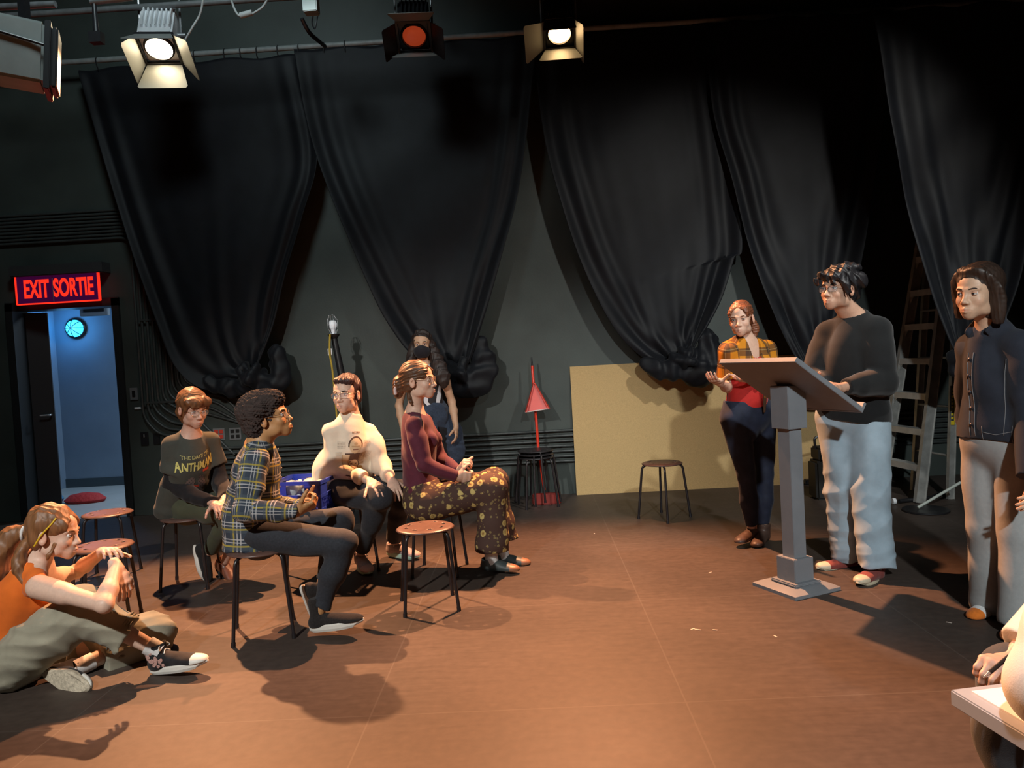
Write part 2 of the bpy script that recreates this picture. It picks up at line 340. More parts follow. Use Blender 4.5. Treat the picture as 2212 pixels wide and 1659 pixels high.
# ---------------------------------------------------------------- drapes
def drape(name_label, Lp, Rp, Y0, n_u=110, n_v=120, folds=5, amp=.04, seed=0, yr=None):
    rs = np.random.RandomState(seed)
    Lc = np.array(crv(Lp, 10)); Rc = np.array(crv(Rp, 10))
    def resamp(C, n):
        s = np.r_[0, np.cumsum(np.linalg.norm(np.diff(C, axis=0), axis=1))]; s /= s[-1]
        t = np.linspace(0, 1, n); return np.stack([np.interp(t, s, C[:, k]) for k in range(3)], 1)
    Lc = resamp(Lc, n_v); Rc = resamp(Rc, n_v)
    u = np.linspace(0, 1, n_u); u = .35*u+.65*(1-np.cos(PI*u))/2; ph = rs.rand(8)*6.28
    V = np.zeros((n_v, n_u, 3)); 
    for j in range(n_v):
        t = j/(n_v-1); w_ = np.linalg.norm(Rc[j]-Lc[j])+1e-6
        e = np.minimum(u, 1-u)                      # distance to the nearest edge
        # the sides roll into folds that run along the edges down to the knot
        uu = u+.012*np.sin(6.28*2*u+ph[0])
        P = Lc[j][None]*(1-uu)[:, None]+Rc[j][None]*uu[:, None]
        edge = np.exp(-(e/(.10+.05*t))**2)
        a = amp*(.25+.75*t)*min(1, w_/.5)
        y = -a*(.55*np.sin(2*PI*folds*u+ph[1]+1.5*np.sin(3*u+ph[5]))+.25*np.sin(2*PI*(folds*1.6)*u+ph[2]+2*t))*(.05+.25*edge*t**.5+.6*t**3)
        em = e*w_; y += -.060*np.exp(-(em/.24)**2)*t**.35*(.5+.5*np.cos(2*PI*em/.20+.5*np.sin(5*t)))
        y += -.035*edge*t**.5 - .10*np.sin(PI*u)*t*(1-t)
        y += .014*np.sin(9*t+ph[3]+3*u)+.006*np.sin(23*t+ph[4]+9*u)
        P[:, 1] += y
        P[:, 2] += -.012*np.sin(8*PI*u)*(t < .04)
        V[j] = P
    vv = V.reshape(-1, 3); f = []
    for j in range(n_v-1):
        for i in range(n_u-1): a_ = j*n_u+i; f.append((a_, a_+1, a_+n_u+1, a_+n_u))
    off = vv[0].copy()
    root = thing('stage_drape', name_label, 'curtain', off, 'black drapes knotted along the back wall')
    o = mesh_obj('cloth_panel', vv, f, m_curt, root, True, off)
    sm = o.modifiers.new('s', 'SOLIDIFY'); sm.thickness = .006
    return root
def knot(root, c, r, seed, tails):
    """bunched knot of cloth with hanging swags"""
    rs = np.random.RandomState(seed); F_ = Fld(c-.55, c+.55, .012)
    for k in range(5):
        an = k*1.25+rs.rand(); ax = np.array([math.cos(an), .35*math.sin(2*an), math.sin(an)])
        q = crv([c-ax*r*1.1+[0, -.02, 0], c+[.02*math.sin(k*2), -.09-.015*k, .02*math.cos(k)], c+ax*r*1.1+[0, -.02, 0]], 4)
        F_.sweep(q, [r*.34]*len(q), [r*.26]*len(q), (0, 0, 1), .015)
    F_.ell(c+[0, -.02, 0], (r*.85, r*.6, r*.8), None, .03)
    for tl in tails:
        q = crv(tl[:-1], 5); w_ = tl[-1]
        n = len(q); ws = [w_*(.65+.5*math.sin(PI*i/(n-1))) for i in range(n)]
        F_.sweep(q, [x*.55 for x in ws], [x*1.1 for x in ws], (0, 1, 0), .045)
    F_.ripple(.009, 34, seed, ridge=False)
    F_.build('knot', m_curt, root)
# ================================================================ implicit surfaces -> one smooth mesh
def axis_grid(lo, hi, h, fine):
    """coordinates from lo to hi, step h, finer inside the (lo,hi,h) spans"""
    x = lo; out = [lo]
    while x < hi:
        st = h
        for (a, b_, hh) in fine:
            if x+hh*.5 >= a-1.5*h and x < b_+h*.5: st = min(st, hh if x >= a-hh-h*.5 else h)
        x += st; out.append(x)
    return np.array(out, np.float32)
def nrm(v): v = np.array(v, float); return v/(np.linalg.norm(v)+1e-12)
class Fld:
    def __init__(s, lo, hi, h, fine=()):
        lo = np.array(lo, float); hi = np.array(hi, float)
        s.ax = [axis_grid(lo[i], hi[i], h, [(f[0][i], f[1][i], f[2]) for f in fine]) for i in range(3)]
        s.h = h; s.D = np.full([len(a) for a in s.ax], 1.0, np.float32); s.bones = []
    def box(s, lo, hi, pad):
        sl = []; co = []
        for i in range(3):
            a = np.searchsorted(s.ax[i], lo[i]-pad); b_ = np.searchsorted(s.ax[i], hi[i]+pad)
            sl.append(slice(a, b_)); sh = [1, 1, 1]; sh[i] = -1; co.append(s.ax[i][a:b_].reshape(sh))
        return tuple(sl), co
    def comb(s, sl, d, k, mode):
        a = s.D[sl]
        if a.size == 0: return
        if mode == 'add':
            if k <= 0: s.D[sl] = np.minimum(a, d); return
            h_ = np.clip(.5+.5*(d-a)/k, 0, 1); s.D[sl] = d*(1-h_)+a*h_-k*h_*(1-h_)
        else:
            d = -d; h_ = np.clip(.5-.5*(d-a)/k, 0, 1) if k > 0 else (a > d)*1.
            s.D[sl] = d*(1-h_)+a*h_+(k*h_*(1-h_) if k > 0 else 0)
    def cone(s, a, b_, ra, rb, k=.02, mode='add', sq=None):
        a = np.array(a, float); b_ = np.array(b_, float); R_ = max(ra, rb); pad = k+3*s.h
        sl, (X, Y, Z) = s.box(np.minimum(a, b_)-R_, np.maximum(a, b_)+R_, pad)
        ba = b_-a; L2 = ba@ba+1e-12
        X = X-a[0]; Y = Y-a[1]; Z = Z-a[2]
        t = np.clip((X*ba[0]+Y*ba[1]+Z*ba[2])/L2, 0, 1)
        d = np.sqrt((X-t*ba[0])**2+(Y-t*ba[1])**2+(Z-t*ba[2])**2)-(ra+(rb-ra)*t)
        s.comb(sl, d.astype(np.float32), k, mode); return s
    def ell(s, c, r, R_=None, k=.02, mode='add'):
        c = np.array(c, float); r = np.array(r, float); R_ = np.eye(3) if R_ is None else R_
        ext = np.sqrt(((R_*r[None, :])**2).sum(1)); pad = k+3*s.h
        sl, (X, Y, Z) = s.box(c-ext, c+ext, pad)
        X = X-c[0]; Y = Y-c[1]; Z = Z-c[2]
        q = [X*R_[0, i]+Y*R_[1, i]+Z*R_[2, i] for i in range(3)]
        k0 = np.sqrt(sum((q[i]/r[i])**2 for i in range(3))); k1 = np.sqrt(sum((q[i]/r[i]**2)**2 for i in range(3)))+1e-9
        s.comb(sl, (k0*(k0-1)/k1).astype(np.float32), k, mode); return s
    def esg(s, a, b_, wa, wb, da, db, side, k, mode='add'):
        """one elliptic segment: half-width w along side, half-depth d across"""
        a = np.array(a, float); b_ = np.array(b_, float); ba = b_-a; L_ = np.linalg.norm(ba)+1e-9; t_ = ba/L_
        sd = np.array(side, float); sd = nrm(sd-t_*(sd@t_)); n_ = np.cross(t_, sd); R_ = max(wa, wb, da, db); pad = k+3*s.h
        sl, (X, Y, Z) = s.box(np.minimum(a, b_)-R_, np.maximum(a, b_)+R_, pad)
        X = X-a[0]; Y = Y-a[1]; Z = Z-a[2]
        al = X*t_[0]+Y*t_[1]+Z*t_[2]; t = np.clip(al/L_, 0, 1); ex = al-t*L_
        u = X*sd[0]+Y*sd[1]+Z*sd[2]; v = X*n_[0]+Y*n_[1]+Z*n_[2]
        w = wa+(wb-wa)*t; dd = da+(db-da)*t; m_ = np.minimum(w, dd)
        k0 = np.sqrt((u/w)**2+(v/dd)**2+(ex/m_)**2); k1 = np.sqrt((u/w**2)**2+(v/dd**2)**2+(ex/m_**2)**2)+1e-9
        s.comb(sl, (k0*(k0-1)/k1).astype(np.float32), k, mode); return s
    def sweep(s, P, ws, ds, side, k=.02, mode='add'):
        for i in range(len(P)-1): s.esg(P[i], P[i+1], ws[i], ws[i+1], ds[i], ds[i+1], side, k, mode)
        return s
    def ssw(s, P, ws, ds, side, k=.02, n=4):
        """smooth sweep"""
        Q = np.array([np.r_[P[i], ws[i], ds[i]] for i in range(len(P))]); C = crv(Q, n)
        return s.sweep([c[:3] for c in C], [c[3] for c in C], [c[4] for c in C], side, k)
    def plane(s, p, n_, k=.004, lo=None, hi=None):
        """cut away everything on the side the normal points to"""
        n_ = nrm(n_); p = np.array(p, float)
        if lo is None: lo = [a[0] for a in s.ax]; hi = [a[-1] for a in s.ax]
        sl, (X, Y, Z) = s.box(lo, hi, 0)
        d = -((X-p[0])*n_[0]+(Y-p[1])*n_[1]+(Z-p[2])*n_[2])+0*s.D[sl]
        s.comb(sl, d.astype(np.float32), k, 'sub'); return s
    def ripple(s, amp, freq, seed=0, mask=None, aniso=(1, 1, 1), ridge=True):
        rs = np.random.RandomState(seed); I = np.nonzero(np.abs(s.D) < max(.03, 3*amp))
        P = np.stack([s.ax[i][I[i]] for i in range(3)], 1)
        Q = P*np.array(aniso, np.float32); d = np.zeros(len(P), np.float32)
        for o_ in range(3):
            v = rs.randn(3); v /= np.linalg.norm(v); m_ = rs.randn(3); m_ /= np.linalg.norm(m_)
            f_ = freq*(1.0+.45*o_); ph = (Q@v)*f_+rs.rand()*6+1.6*np.sin((Q@m_)*f_*.45+rs.rand()*6)
            w = np.sin(ph); d += ((1-np.abs(w))*1.4-.7 if ridge else w)/(1+o_)
        if mask is not None: d *= mask(P)
        s.D[I] -= (amp*d).astype(np.float32); return s
    def extract(s):
        D = s.D; D[0] = D[-1] = 1; D[:, 0] = D[:, -1] = 1; D[:, :, 0] = D[:, :, -1] = 1
        S = D < 0; c = np.zeros([n-1 for n in D.shape], np.uint8)
        for dx in (0, 1):
            for dy in (0, 1):
                for dz in (0, 1): c += S[dx:D.shape[0]-1+dx, dy:D.shape[1]-1+dy, dz:D.shape[2]-1+dz]
        act = (c > 0) & (c < 8); I = np.array(np.nonzero(act)); n = I.shape[1]
        ids = np.full(act.shape, -1, np.int32); ids[act] = np.arange(n)
        pos = np.zeros((n, 3)); cnt = np.zeros(n)
        cs = [(dx, dy, dz) for dx in (0, 1) for dy in (0, 1) for dz in (0, 1)]
        for a in cs:
            for k in range(3):
                if a[k]: continue
                b_ = list(a); b_[k] = 1
                da = D[I[0]+a[0], I[1]+a[1], I[2]+a[2]]; db = D[I[0]+b_[0], I[1]+b_[1], I[2]+b_[2]]
                m_ = (da < 0) != (db < 0); t = np.where(m_, da/(da-db+1e-20), 0)
                for q in range(3):
                    x0 = s.ax[q][I[q]+a[q]]; x1 = s.ax[q][I[q]+b_[q]]; pos[:, q] += np.where(m_, x0+(x1-x0)*t, 0)
                cnt += m_
        pos /= cnt[:, None]; Fs = []
        e = S[:-1, 1:-1, 1:-1] != S[1:, 1:-1, 1:-1]; i, j, k = np.nonzero(e); up = S[:-1, 1:-1, 1:-1][e]
        q = np.stack([ids[i, j, k], ids[i, j+1, k], ids[i, j+1, k+1], ids[i, j, k+1]], 1); q[~up] = q[~up][:, ::-1]; Fs.append(q)
        e = S[1:-1, :-1, 1:-1] != S[1:-1, 1:, 1:-1]; i, j, k = np.nonzero(e); up = S[1:-1, :-1, 1:-1][e]
        q = np.stack([ids[i, j, k], ids[i, j, k+1], ids[i+1, j, k+1], ids[i+1, j, k]], 1); q[~up] = q[~up][:, ::-1]; Fs.append(q)
        e = S[1:-1, 1:-1, :-1] != S[1:-1, 1:-1, 1:]; i, j, k = np.nonzero(e); up = S[1:-1, 1:-1, :-1][e]
        q = np.stack([ids[i, j, k], ids[i+1, j, k], ids[i+1, j+1, k], ids[i, j+1, k]], 1); q[~up] = q[~up][:, ::-1]; Fs.append(q)
        return pos, np.concatenate(Fs)
    def build(s, name, m, parent=None, off=None, col=None, uv=None, M=None, keep=True):
        v, f = s.extract()
        if keep and len(v):          # keep the largest connected piece(s): drop crumbs
            lab = np.arange(len(v)); 
            for _ in range(60):
                mn = lab[f].min(1); new = lab.copy()
                for q in range(4): np.minimum.at(new, f[:, q], mn)
                new = new[new]
                if (new == lab).all(): break
                lab = new
            u_, inv, ct = np.unique(lab, return_inverse=True, return_counts=True)
            ok = (ct > 60)[inv]
            if not ok.all():
                rm = np.cumsum(ok)-1; f = rm[f[ok[f].all(1)]]; v = v[ok]
        if off is None: off = np.array(parent.location) if parent is not None else np.zeros(3)
        me = bpy.data.meshes.new(name); n = len(v); nf = len(f)
        loc = v-np.array(off)[None] if M is None else v
        me.vertices.add(n); me.vertices.foreach_set('co', loc.astype(np.float32).ravel())
        me.loops.add(nf*4); me.loops.foreach_set('vertex_index', f.astype(np.int32).ravel())
        me.polygons.add(nf); me.polygons.foreach_set('loop_start', np.arange(0, nf*4, 4, dtype=np.int32))
        me.polygons.foreach_set('use_smooth', np.ones(nf, bool))
        me.update(calc_edges=True)
        if isinstance(m, (list, tuple)):
            for x in m[0]: me.materials.append(x)
            me.polygons.foreach_set('material_index', m[1](v[f].mean(1)).astype(np.int32))
        else: me.materials.append(m)
        if col is not None:
            ca = me.color_attributes.new('Col', 'FLOAT_COLOR', 'POINT'); C = col(v); ca.data.foreach_set('color', np.c_[C, np.ones(n)].astype(np.float32).ravel())
        if uv is not None:
            at = me.attributes.new('pc', 'FLOAT_VECTOR', 'POINT'); at.data.foreach_set('vector', uv(v).astype(np.float32).ravel())
        o = link(bpy.data.objects.new(name, me)); o.parent = parent
        if M is not None: o.matrix_local = Matrix.Translation(-Vector(off)) @ M
        elif parent is None: o.location = off
        o['_off'] = [float(x) for x in off]
        return o
# ================================================================ bodies
def rotm(phi, pitch=0., roll=0.):
    """columns: X = the person's right, Y = forward, Z = up; phi = heading in degrees (0 = +x, -90 = towards the camera)"""
    p = math.radians(phi); fw = np.array([math.cos(p), math.sin(p), 0]); up = np.array([0, 0, 1.]); rt = np.cross(fw, up)
    a = math.radians(pitch); f2 = fw*math.cos(a)+up*math.sin(a); u2 = -fw*math.sin(a)+up*math.cos(a)
    r = math.radians(roll); r2 = rt*math.cos(r)+u2*math.sin(r); u3 = -rt*math.sin(r)+u2*math.cos(r)
    return np.stack([r2, f2, u3], 1)
def M4(R_, c, s=1.):
    return Matrix([[R_[i, 0]*s, R_[i, 1]*s, R_[i, 2]*s, c[i]] for i in range(3)]+[[0, 0, 0, 1]])
def head_sdf(F_, c, R_, s=1., jaw=1., nose=1., smile=0.):
    T = lambda *p: c+R_@(np.array(p)*s); r = lambda *q: np.array(q)*s
    F_.ell(T(0, -.018, .040), r(.073, .093, .080), R_, .01)
    F_.ell(T(0, .030, .034), r(.062, .054, .060), R_, .02*s)
    F_.ell(T(0, .034, -.020), r(.058, .055, .068), R_, .02*s)
    F_.ell(T(0, .030, -.056), r(.051*jaw, .052, .044), R_, .022*s)
    F_.ell(T(0, .066, -.092), r(.023*jaw, .020, .018), R_, .024*s)
    for q in (-1, 1):
        F_.ell(T(q*.037, .058, -.028), r(.020, .020, .020), R_, .018*s)
        F_.ell(T(q*.045*jaw, .010, -.070), r(.012, .028, .020), R_, .025*s)
        F_.cone(T(q*.012, .083, .021), T(q*.044, .071, .023), .007*s, .006*s, .014*s)
    for q in (-1, 1):
        F_.ell(T(q*.031, .096, .004), r(.0165, .0145, .0105), R_, .009*s, 'sub')
        F_.ell(T(q*.0765, -.014, -.008), r(.0075, .019, .031), R_, .006*s)
        F_.ell(T(q*.083, -.012, -.004), r(.005, .010, .017), R_, .004*s, 'sub')
    F_.cone(T(0, .082, .014), T(0, .093+.006*nose, -.022), .0075*s, .0090*s, .014*s)
    F_.ell(T(0, .096+.008*nose, -.031), r(.0110, .0115, .0095), R_, .010*s)
    for q in (-1, 1):
        F_.ell(T(q*.0125, .0935, -.0355), r(.0078, .0105, .0072), R_, .007*s)
    F_.ell(T(0, .073, -.066), r(.031, .0225, .026), R_, .016*s)
    for q in (-1, 1):
        F_.cone(T(0, .0960, -.0608), T(q*.021, .085, -.0665+smile), .0050*s, .0025*s, .006*s)
        F_.cone(T(0, .0950, -.0728), T(q*.018, .085, -.0700+smile), .0058*s, .003*s, .006*s)
        F_.cone(T(0, .1025, -.0668), T(q*.022, .0905, -.0672+smile), .0012*s, .0010*s, .002*s, 'sub')
        F_.ell(T(q*.0065, .101, -.0415), r(.0032, .0045, .0028), R_, .002*s, 'sub')
    return F_
def hand_sdf(F_, w, fw, nr, ts, curl=(.3, .3, .35, .4), s=1., spread=.08, thumb=.3, th_out=.8, flat=1.):
    """w wrist, fw towards the fingers, nr out of the palm, ts=+-1 side of the thumb along fw x nr"""
    w = np.array(w, float); f = nrm(fw); n = nrm(np.array(nr, float)-f*(f@np.array(nr, float))); sd = np.cross(f, n)*ts
    P = lambda a, b_, c_: w+(f*a+sd*b_+n*c_)*s
    F_.sweep([P(-.02, 0, 0), P(.02, .001, 0), P(.055, .002, 0), P(.085, 0, -.002)], [.026*s, .031*s, .039*s, .040*s], [.019*s, .018*s, .0155*s, .0125*s], sd, .012*s)
    F_.ell(P(.035, .024, .008), np.array([.020, .028, .014])*s, np.stack([sd, f, n], 1), .012*s)
    tips = []
    for i, (o_, L_, r_) in enumerate(((.029, .070, .0088), (.0095, .079, .0090), (-.011, .073, .0086), (-.030, .057, .0078))):
        b0 = P(.088-.006*(i == 3)-.002*(i == 0), o_, -.001); a = 0.; d0 = nrm(f+sd*spread*(1.5-i)); p = b0; rr = r_*s
        for j, fr_ in enumerate((.46, .30, .24)):
            a += curl[i]*(1., 1.15, .8)[j]; d = d0*math.cos(a)+n*math.sin(a); q = p+d*L_*fr_*s
            F_.cone(p, q, rr, rr*.92, .004*s if j else .009*s); p = q; rr *= .92
        tips.append(p)
    p = P(.022, .026, .006); d = nrm(f*.62+sd*th_out+n*.35); rr = .0125*s
    for j, L_ in enumerate((.040, .032, .026)):
        if j: d = nrm(d+(f*.5-sd*.3+n*.35)*thumb)
        q = p+d*L_*s; F_.cone(p, q, rr, rr*.88, .008*s if j == 0 else .004*s); p = q; rr *= .88
    tips.append(p); return tips
def skin_mat(name, nzv=.06):
    m = mat(name, (.5, .3, .2), .48, attr='Col', nz=(70, nzv), bump=(260, .12, .001), spec=.42)
    b_ = m.node_tree.nodes['Principled BSDF']; b_.inputs['Subsurface Weight'].default_value = .06
    b_.inputs['Subsurface Radius'].default_value = (.01, .004, .002); return m
m_skin = skin_mat('skin')
m_lens = mat('lens_glass', (.9, .92, .95), .04, alpha=.13, spec=.9)
m_eye = mat('eye_white', (.62, .58, .55), .25, attr='Col')
def cloth(name, col, rough=.85, nz=(60, .12), b=(380, .35, .0012), sheen=.1): return mat(name, col, rough, nz=nz, bump=b, sheen=sheen, spec=.25)
def person(label, J, skin, lip=None, s=1., hs=1., jaw=1., nose=1., smile=0., female=False, hands=None, hid_feet=True, arm_r=.92, leg_r=.84, h=.0085, bust=0.):
    """builds the empty and the continuous body; J holds the joints as world points"""
    for q in 'RL':
        J['sh'+q] = J['sh'+q]+(J['neck']-J['sh'+q])*.10+np.array([0, 0, -.022])
    base = np.array([J['pel'][0], J['pel'][1], 0.]); root = thing('person', label, 'person', base)
    c = J['head']; R_ = rotm(*J['hr']); lip = lip or tuple(np.array(skin)*np.array([.82, .55, .52]))
    pts = np.array([v for k, v in J.items() if k != 'hr']); lo = pts.min(0)-.17; hi = pts.max(0)+.17; lo[2] = min(lo[2], -.02) if lo[2] < .1 else lo[2]
    fine = [(c-.125*hs, c+.125*hs, .0027)]
    if hands is None: hands = {}
    for q in 'RL':
        w = J['wr'+q]; hd = hands.get(q)
        if hd and hd.get('vis', 1): m_ = w+nrm(hd['f'])*.085; fine.append((m_-.095, m_+.095, .0029))
    F_ = Fld(lo, hi, h, fine)
    head_sdf(F_, c, R_, hs, jaw, nose, smile)
    sh = nrm(J['shR']-J['shL']); pv = nrm(J['hipR']-J['hipL'])
    nk = J['neck']; hb = c+R_@np.array([0, -.022, -.055])*hs
    F_.cone(hb, nk, .050*hs*(.92 if female else 1.08), .056*s*(.9 if female else 1.1), .025)
    F_.cone(nk, (J['shR']+nk)/2+[0, 0, -.01], .05*s, .042*s, .04); F_.cone(nk, (J['shL']+nk)/2+[0, 0, -.01], .05*s, .042*s, .04)
    ch = J.get('chest', nk*.72+J['pel']*.28); wa = J.get('waist', nk*.36+J['pel']*.64)
    sw = np.linalg.norm(J['shR']-J['shL'])/2
    F_.ssw([nk-[0, 0, .03], ch, wa, J['pel']], [sw*.58, sw*.74, .110*s, .134*s], [.058*s, .086*s, .074*s, .088*s], sh, .03)
    for q in 'RL':
        a, b_, w = J['sh'+q], J['el'+q], J['wr'+q]; k_ = arm_r*s
        F_.cone(a, b_, .048*k_, .036*k_, .035); F_.cone(a, a*.6+b_*.4, .050*k_, .044*k_, .03)
        F_.cone(b_, b_*.65+w*.35, .037*k_, .039*k_, .02); F_.cone(b_*.65+w*.35, w, .039*k_, .025*k_, .02)
        a, b_, w = J['hip'+q], J['kn'+q], J['an'+q]; k_ = leg_r*s
        F_.cone(a, b_, .080*k_, .052*k_, .04); F_.cone(b_, b_*.7+w*.3, .050*k_, .054*k_, .03); F_.cone(b_*.7+w*.3, w, .054*k_, .034*k_, .03)
        if 'to'+q in J:
            t_ = J['to'+q]; F_.cone(w, w*.75+t_*.25-[0, 0, .02], .036*s, .033*s, .02); F_.cone(w*.75+t_*.25-[0, 0, .02], t_, .033*s, .022*s, .02)
    for q in 'RL':
        hd = hands.get(q)
        if hd: J['tip'+q] = hand_sdf(F_, J['wr'+q], hd['f'], hd['n'], hd.get('t', 1), hd.get('c', (.35, .35, .4, .45)), s*hd.get('s', 1.), hd.get('sp', .06), hd.get('th', .3), hd.get('to', .8))
    sk = np.array(skin); lp = np.array(lip)
    def col(v):
        L_ = (v-c[None])@R_/hs; C = np.tile(sk, (len(v), 1))
        def blob(m_, cc, rr, colr, a):
            d = np.sqrt((((m_-np.array(cc))/np.array(rr))**2).sum(1)); w = np.clip(1.25-d, 0, 1)[:, None]*a
            return w, colr
        AB = L_.copy(); AB[:, 0] = np.abs(AB[:, 0])
        for cc, rr, cl, a in (((0, .098, -.0670), (.020, .016, .0085), lp, .9), ((.040, .065, -.030), (.022, .03, .018), sk*[1.05, .82, .78], .45),
                              ((0, .112, -.032), (.012, .014, .010), sk*[1.02, .82, .78], .5), ((.078, -.01, -.005), (.014, .026, .034), sk*[1.05, .78, .7], .6),
                              ((.031, .088, .004), (.021, .02, .013), sk*[.80, .66, .64], .55)):
            w, cl = blob(AB, cc, rr, cl, a); C = C*(1-w)+cl*w
        for q in 'RL':
            if 'tip'+q in J:
                for tp in J['tip'+q]:
                    w = np.clip(1.3-np.linalg.norm(v-tp, axis=1)/(.014*s), 0, 1)[:, None]*.5; C = C*(1-w)+sk*[1.08, .78, .72]*w
        return C
    body = F_.build('body', m_skin, root, col=col)
    root['_hc'] = [float(x) for x in c]; P = dict(root=root, J=J, c=c, R=R_, hs=hs, s=s, base=base, M=M4(R_, c, hs), sh=sh, body=body, sw=sw, lidc=list(sk*np.array([.84,.70,.66])))
    return P
def eyes(P, iris=(.10, .06, .03), look=(0, 0), closed=False, brow=(.05, .03, .02), bt=.0023, lid=.40, brow_lift=0.):
    """eyeballs (with iris), lids and brows, in head space"""
    off = np.array(P['root'].location)
    for q in (-1, 1):
        F2 = MB(); r = .0128; cx = np.array([q*.031, .0735, .004])
        me = bpy.data.meshes.new('eye'); bm = bmesh.new(); bmesh.ops.create_uvsphere(bm, u_segments=40, v_segments=28, radius=r)
        for v in bm.verts: v.co = v.co+Vector(cx)
        bm.to_mesh(me); bm.free(); me.materials.append(m_eye); me.polygons.foreach_set('use_smooth', [True]*len(me.polygons))
        ca = me.color_attributes.new('Col', 'FLOAT_COLOR', 'POINT'); d0 = nrm([look[0], 1, look[1]]); cc = []
        for v in me.vertices:
            a = math.acos(max(-1, min(1, float(np.array(v.co-Vector(cx))@d0/r))))
            cc += [*((.01, .008, .008) if a < .19 else iris if a < .44 else (.60, .56, .53)), 1]
        ca.data.foreach_set('color', cc)
        o = link(bpy.data.objects.new('eye', me)); o.parent = P['root']; o.matrix_local = Matrix.Translation(-Vector(off)) @ P['M']
        # brow
        b_ = MB(); pts = [(q*.014, .0905, .0215+brow_lift), (q*.024, .0895, .0245+brow_lift), (q*.035, .0845, .0262+brow_lift), (q*.046, .0730, .0225+brow_lift)]
        b_.tube(crv(pts, 5), [bt*.9+bt*.5*math.sin(PI*i/15) for i in range(16)], 8)
        o = mesh_obj('eyebrow', b_.v, b_.f, mat('brow_%02d%02d%02d' % tuple(int(99*x) for x in brow), brow, .8), P['root'], True); o.matrix_local = Matrix.Translation(-Vector(off)) @ P['M']
        # upper lid with lashes line
        b_ = MB(); lp = []
        for k in range(9):
            a = -1.0+2.0*k/8; lp.append(cx+(r+.0012)*np.array([math.sin(a)*1.0, math.cos(a)*.93, lid-.22*a*a])/math.hypot(1, .35))
        b_.tube(lp, [.0012]+[.0017]*7+[.0012], 8)
        o = mesh_obj('eyelashes', b_.v, b_.f, mat('lash', (.025, .015, .01), .7), P['root'], True); o.matrix_local = Matrix.Translation(-Vector(off)) @ P['M']
        # lid skin
        F3 = MB(); pr = []
        for k in range(9):
            a = -1.1+2.2*k/8
            for j in range(5):
                e = lid-.22*a*a+j*.22
                pr.append(cx+(r+.0016)*nrm([math.sin(a), math.cos(a)*.95, e]))
        for k in range(9):
            a = -1.1+2.2*k/8
            for j in range(4): pr.append(cx+(r+.0012)*nrm([math.sin(a), math.cos(a)*.95, -.36+.16*a*a-j*.2]))
        fs = [(k*5+j, k*5+j+1, (k+1)*5+j+1, (k+1)*5+j) for k in range(8) for j in range(4)]+[(45+k*4+j, 45+k*4+4+j, 45+k*4+5+j, 45+k*4+j+1) for k in range(8) for j in range(3)]
        me2 = mesh_obj('eyelid', pr, fs, mat('lid_%d' % (int(P['lidc'][0]*1000)), tuple(P['lidc']), .5), P['root'], True); me2.matrix_local = Matrix.Translation(-Vector(off)) @ P['M']
def hair(P, prims, m, seed=0, amp=.003, freq=140, aniso=(1, 1, .25), face=None, hres=.0034, name='hair', ridge=True, lo=(-.15, -.20, -.16), hi=(.15, .16, .17), cuts=()):
    F_ = Fld(lo, hi, hres)
    for p in prims:
        if p[0] == 'e': F_.ell(p[1], p[2], None, p[3] if len(p) > 3 else .015)
        elif p[0] == 'c': F_.cone(p[1], p[2], p[3], p[4], p[5] if len(p) > 5 else .015)
        elif p[0] == 's': F_.ssw(p[1], p[2], p[3], p[4] if len(p) > 4 else (1, 0, 0), p[5] if len(p) > 5 else .012)
    if face:
        for p in face:
            if p[0] == 'e': F_.ell(p[1], p[2], None, p[3] if len(p) > 3 else .008, 'sub')
            else: F_.cone(p[1], p[2], p[3], p[4], .008, 'sub')
    for p in cuts: F_.plane(*p)
    F_.ripple(amp, freq, seed, aniso=aniso, ridge=ridge)
    return F_.build(name, m, P['root'], M=P['M'])
def hair_mat(name, col, stretch=(90, 90, 9), rough=.42, amt=.35, b=.5):
    rough = max(.5, rough)
    return mat(name, col, rough, nz=(1.0, amt), bump=(1.6, b, .0016), stretch=stretch, spec=.5)
def glasses(P, m, w=.0235, h_=.019, round_=True, z=.0, y=.0985, drop=0.):
    off = np.array(P['root'].location); t = MB()
    for q in (-1, 1):
        pts = []
        for k in range(24):
            a = 2*PI*k/24; ex = 1. if round_ else .6
            cx, sx = math.cos(a), math.sin(a); x = math.copysign(abs(cx)**ex, cx)*w; zz = math.copysign(abs(sx)**ex, sx)*h_
            xx = q*.0325+x; pts.append((xx, y-abs(xx)**2*3.2+.001, z+zz+drop))
        t.tube(pts, .0011, 6, closed=True)
        t.tube(crv([(q*(.0325+w), y-(.0325+w)**2*3.2, z+.006+drop), (q*.071, .055, z+.008+drop), (q*.0795, .0, z+.010+drop), (q*.079, -.018, z-.004)], 5), .0013, 6)
    t.tube(crv([(-.0095, y, z+.004+drop), (0, y+.003, z+.008+drop), (.0095, y, z+.004+drop)], 4), .0011, 6)
    o = mesh_obj('glasses', t.v, t.f, m, P['root'], True); o.matrix_local = Matrix.Translation(-Vector(off)) @ P['M']; Lf = o
    for q in (-1, 1):
        g = MB(); c_ = (q*.0325, y-.0325**2*3.2+.0012, z+drop); v = [c_]
        for k in range(24):
            a = 2*PI*k/24; ex = 1. if round_ else .6; cx, sx = math.cos(a), math.sin(a)
            xx = q*.0325+math.copysign(abs(cx)**ex, cx)*w*.97; v.append((xx, y-abs(xx)**2*3.2, z+drop+math.copysign(abs(sx)**ex, sx)*h_*.97))
        l_ = mesh_obj('lens', v, [(0, 1+k, 1+(k+1) % 24) for k in range(24)], m_lens, Lf, False)
    return o
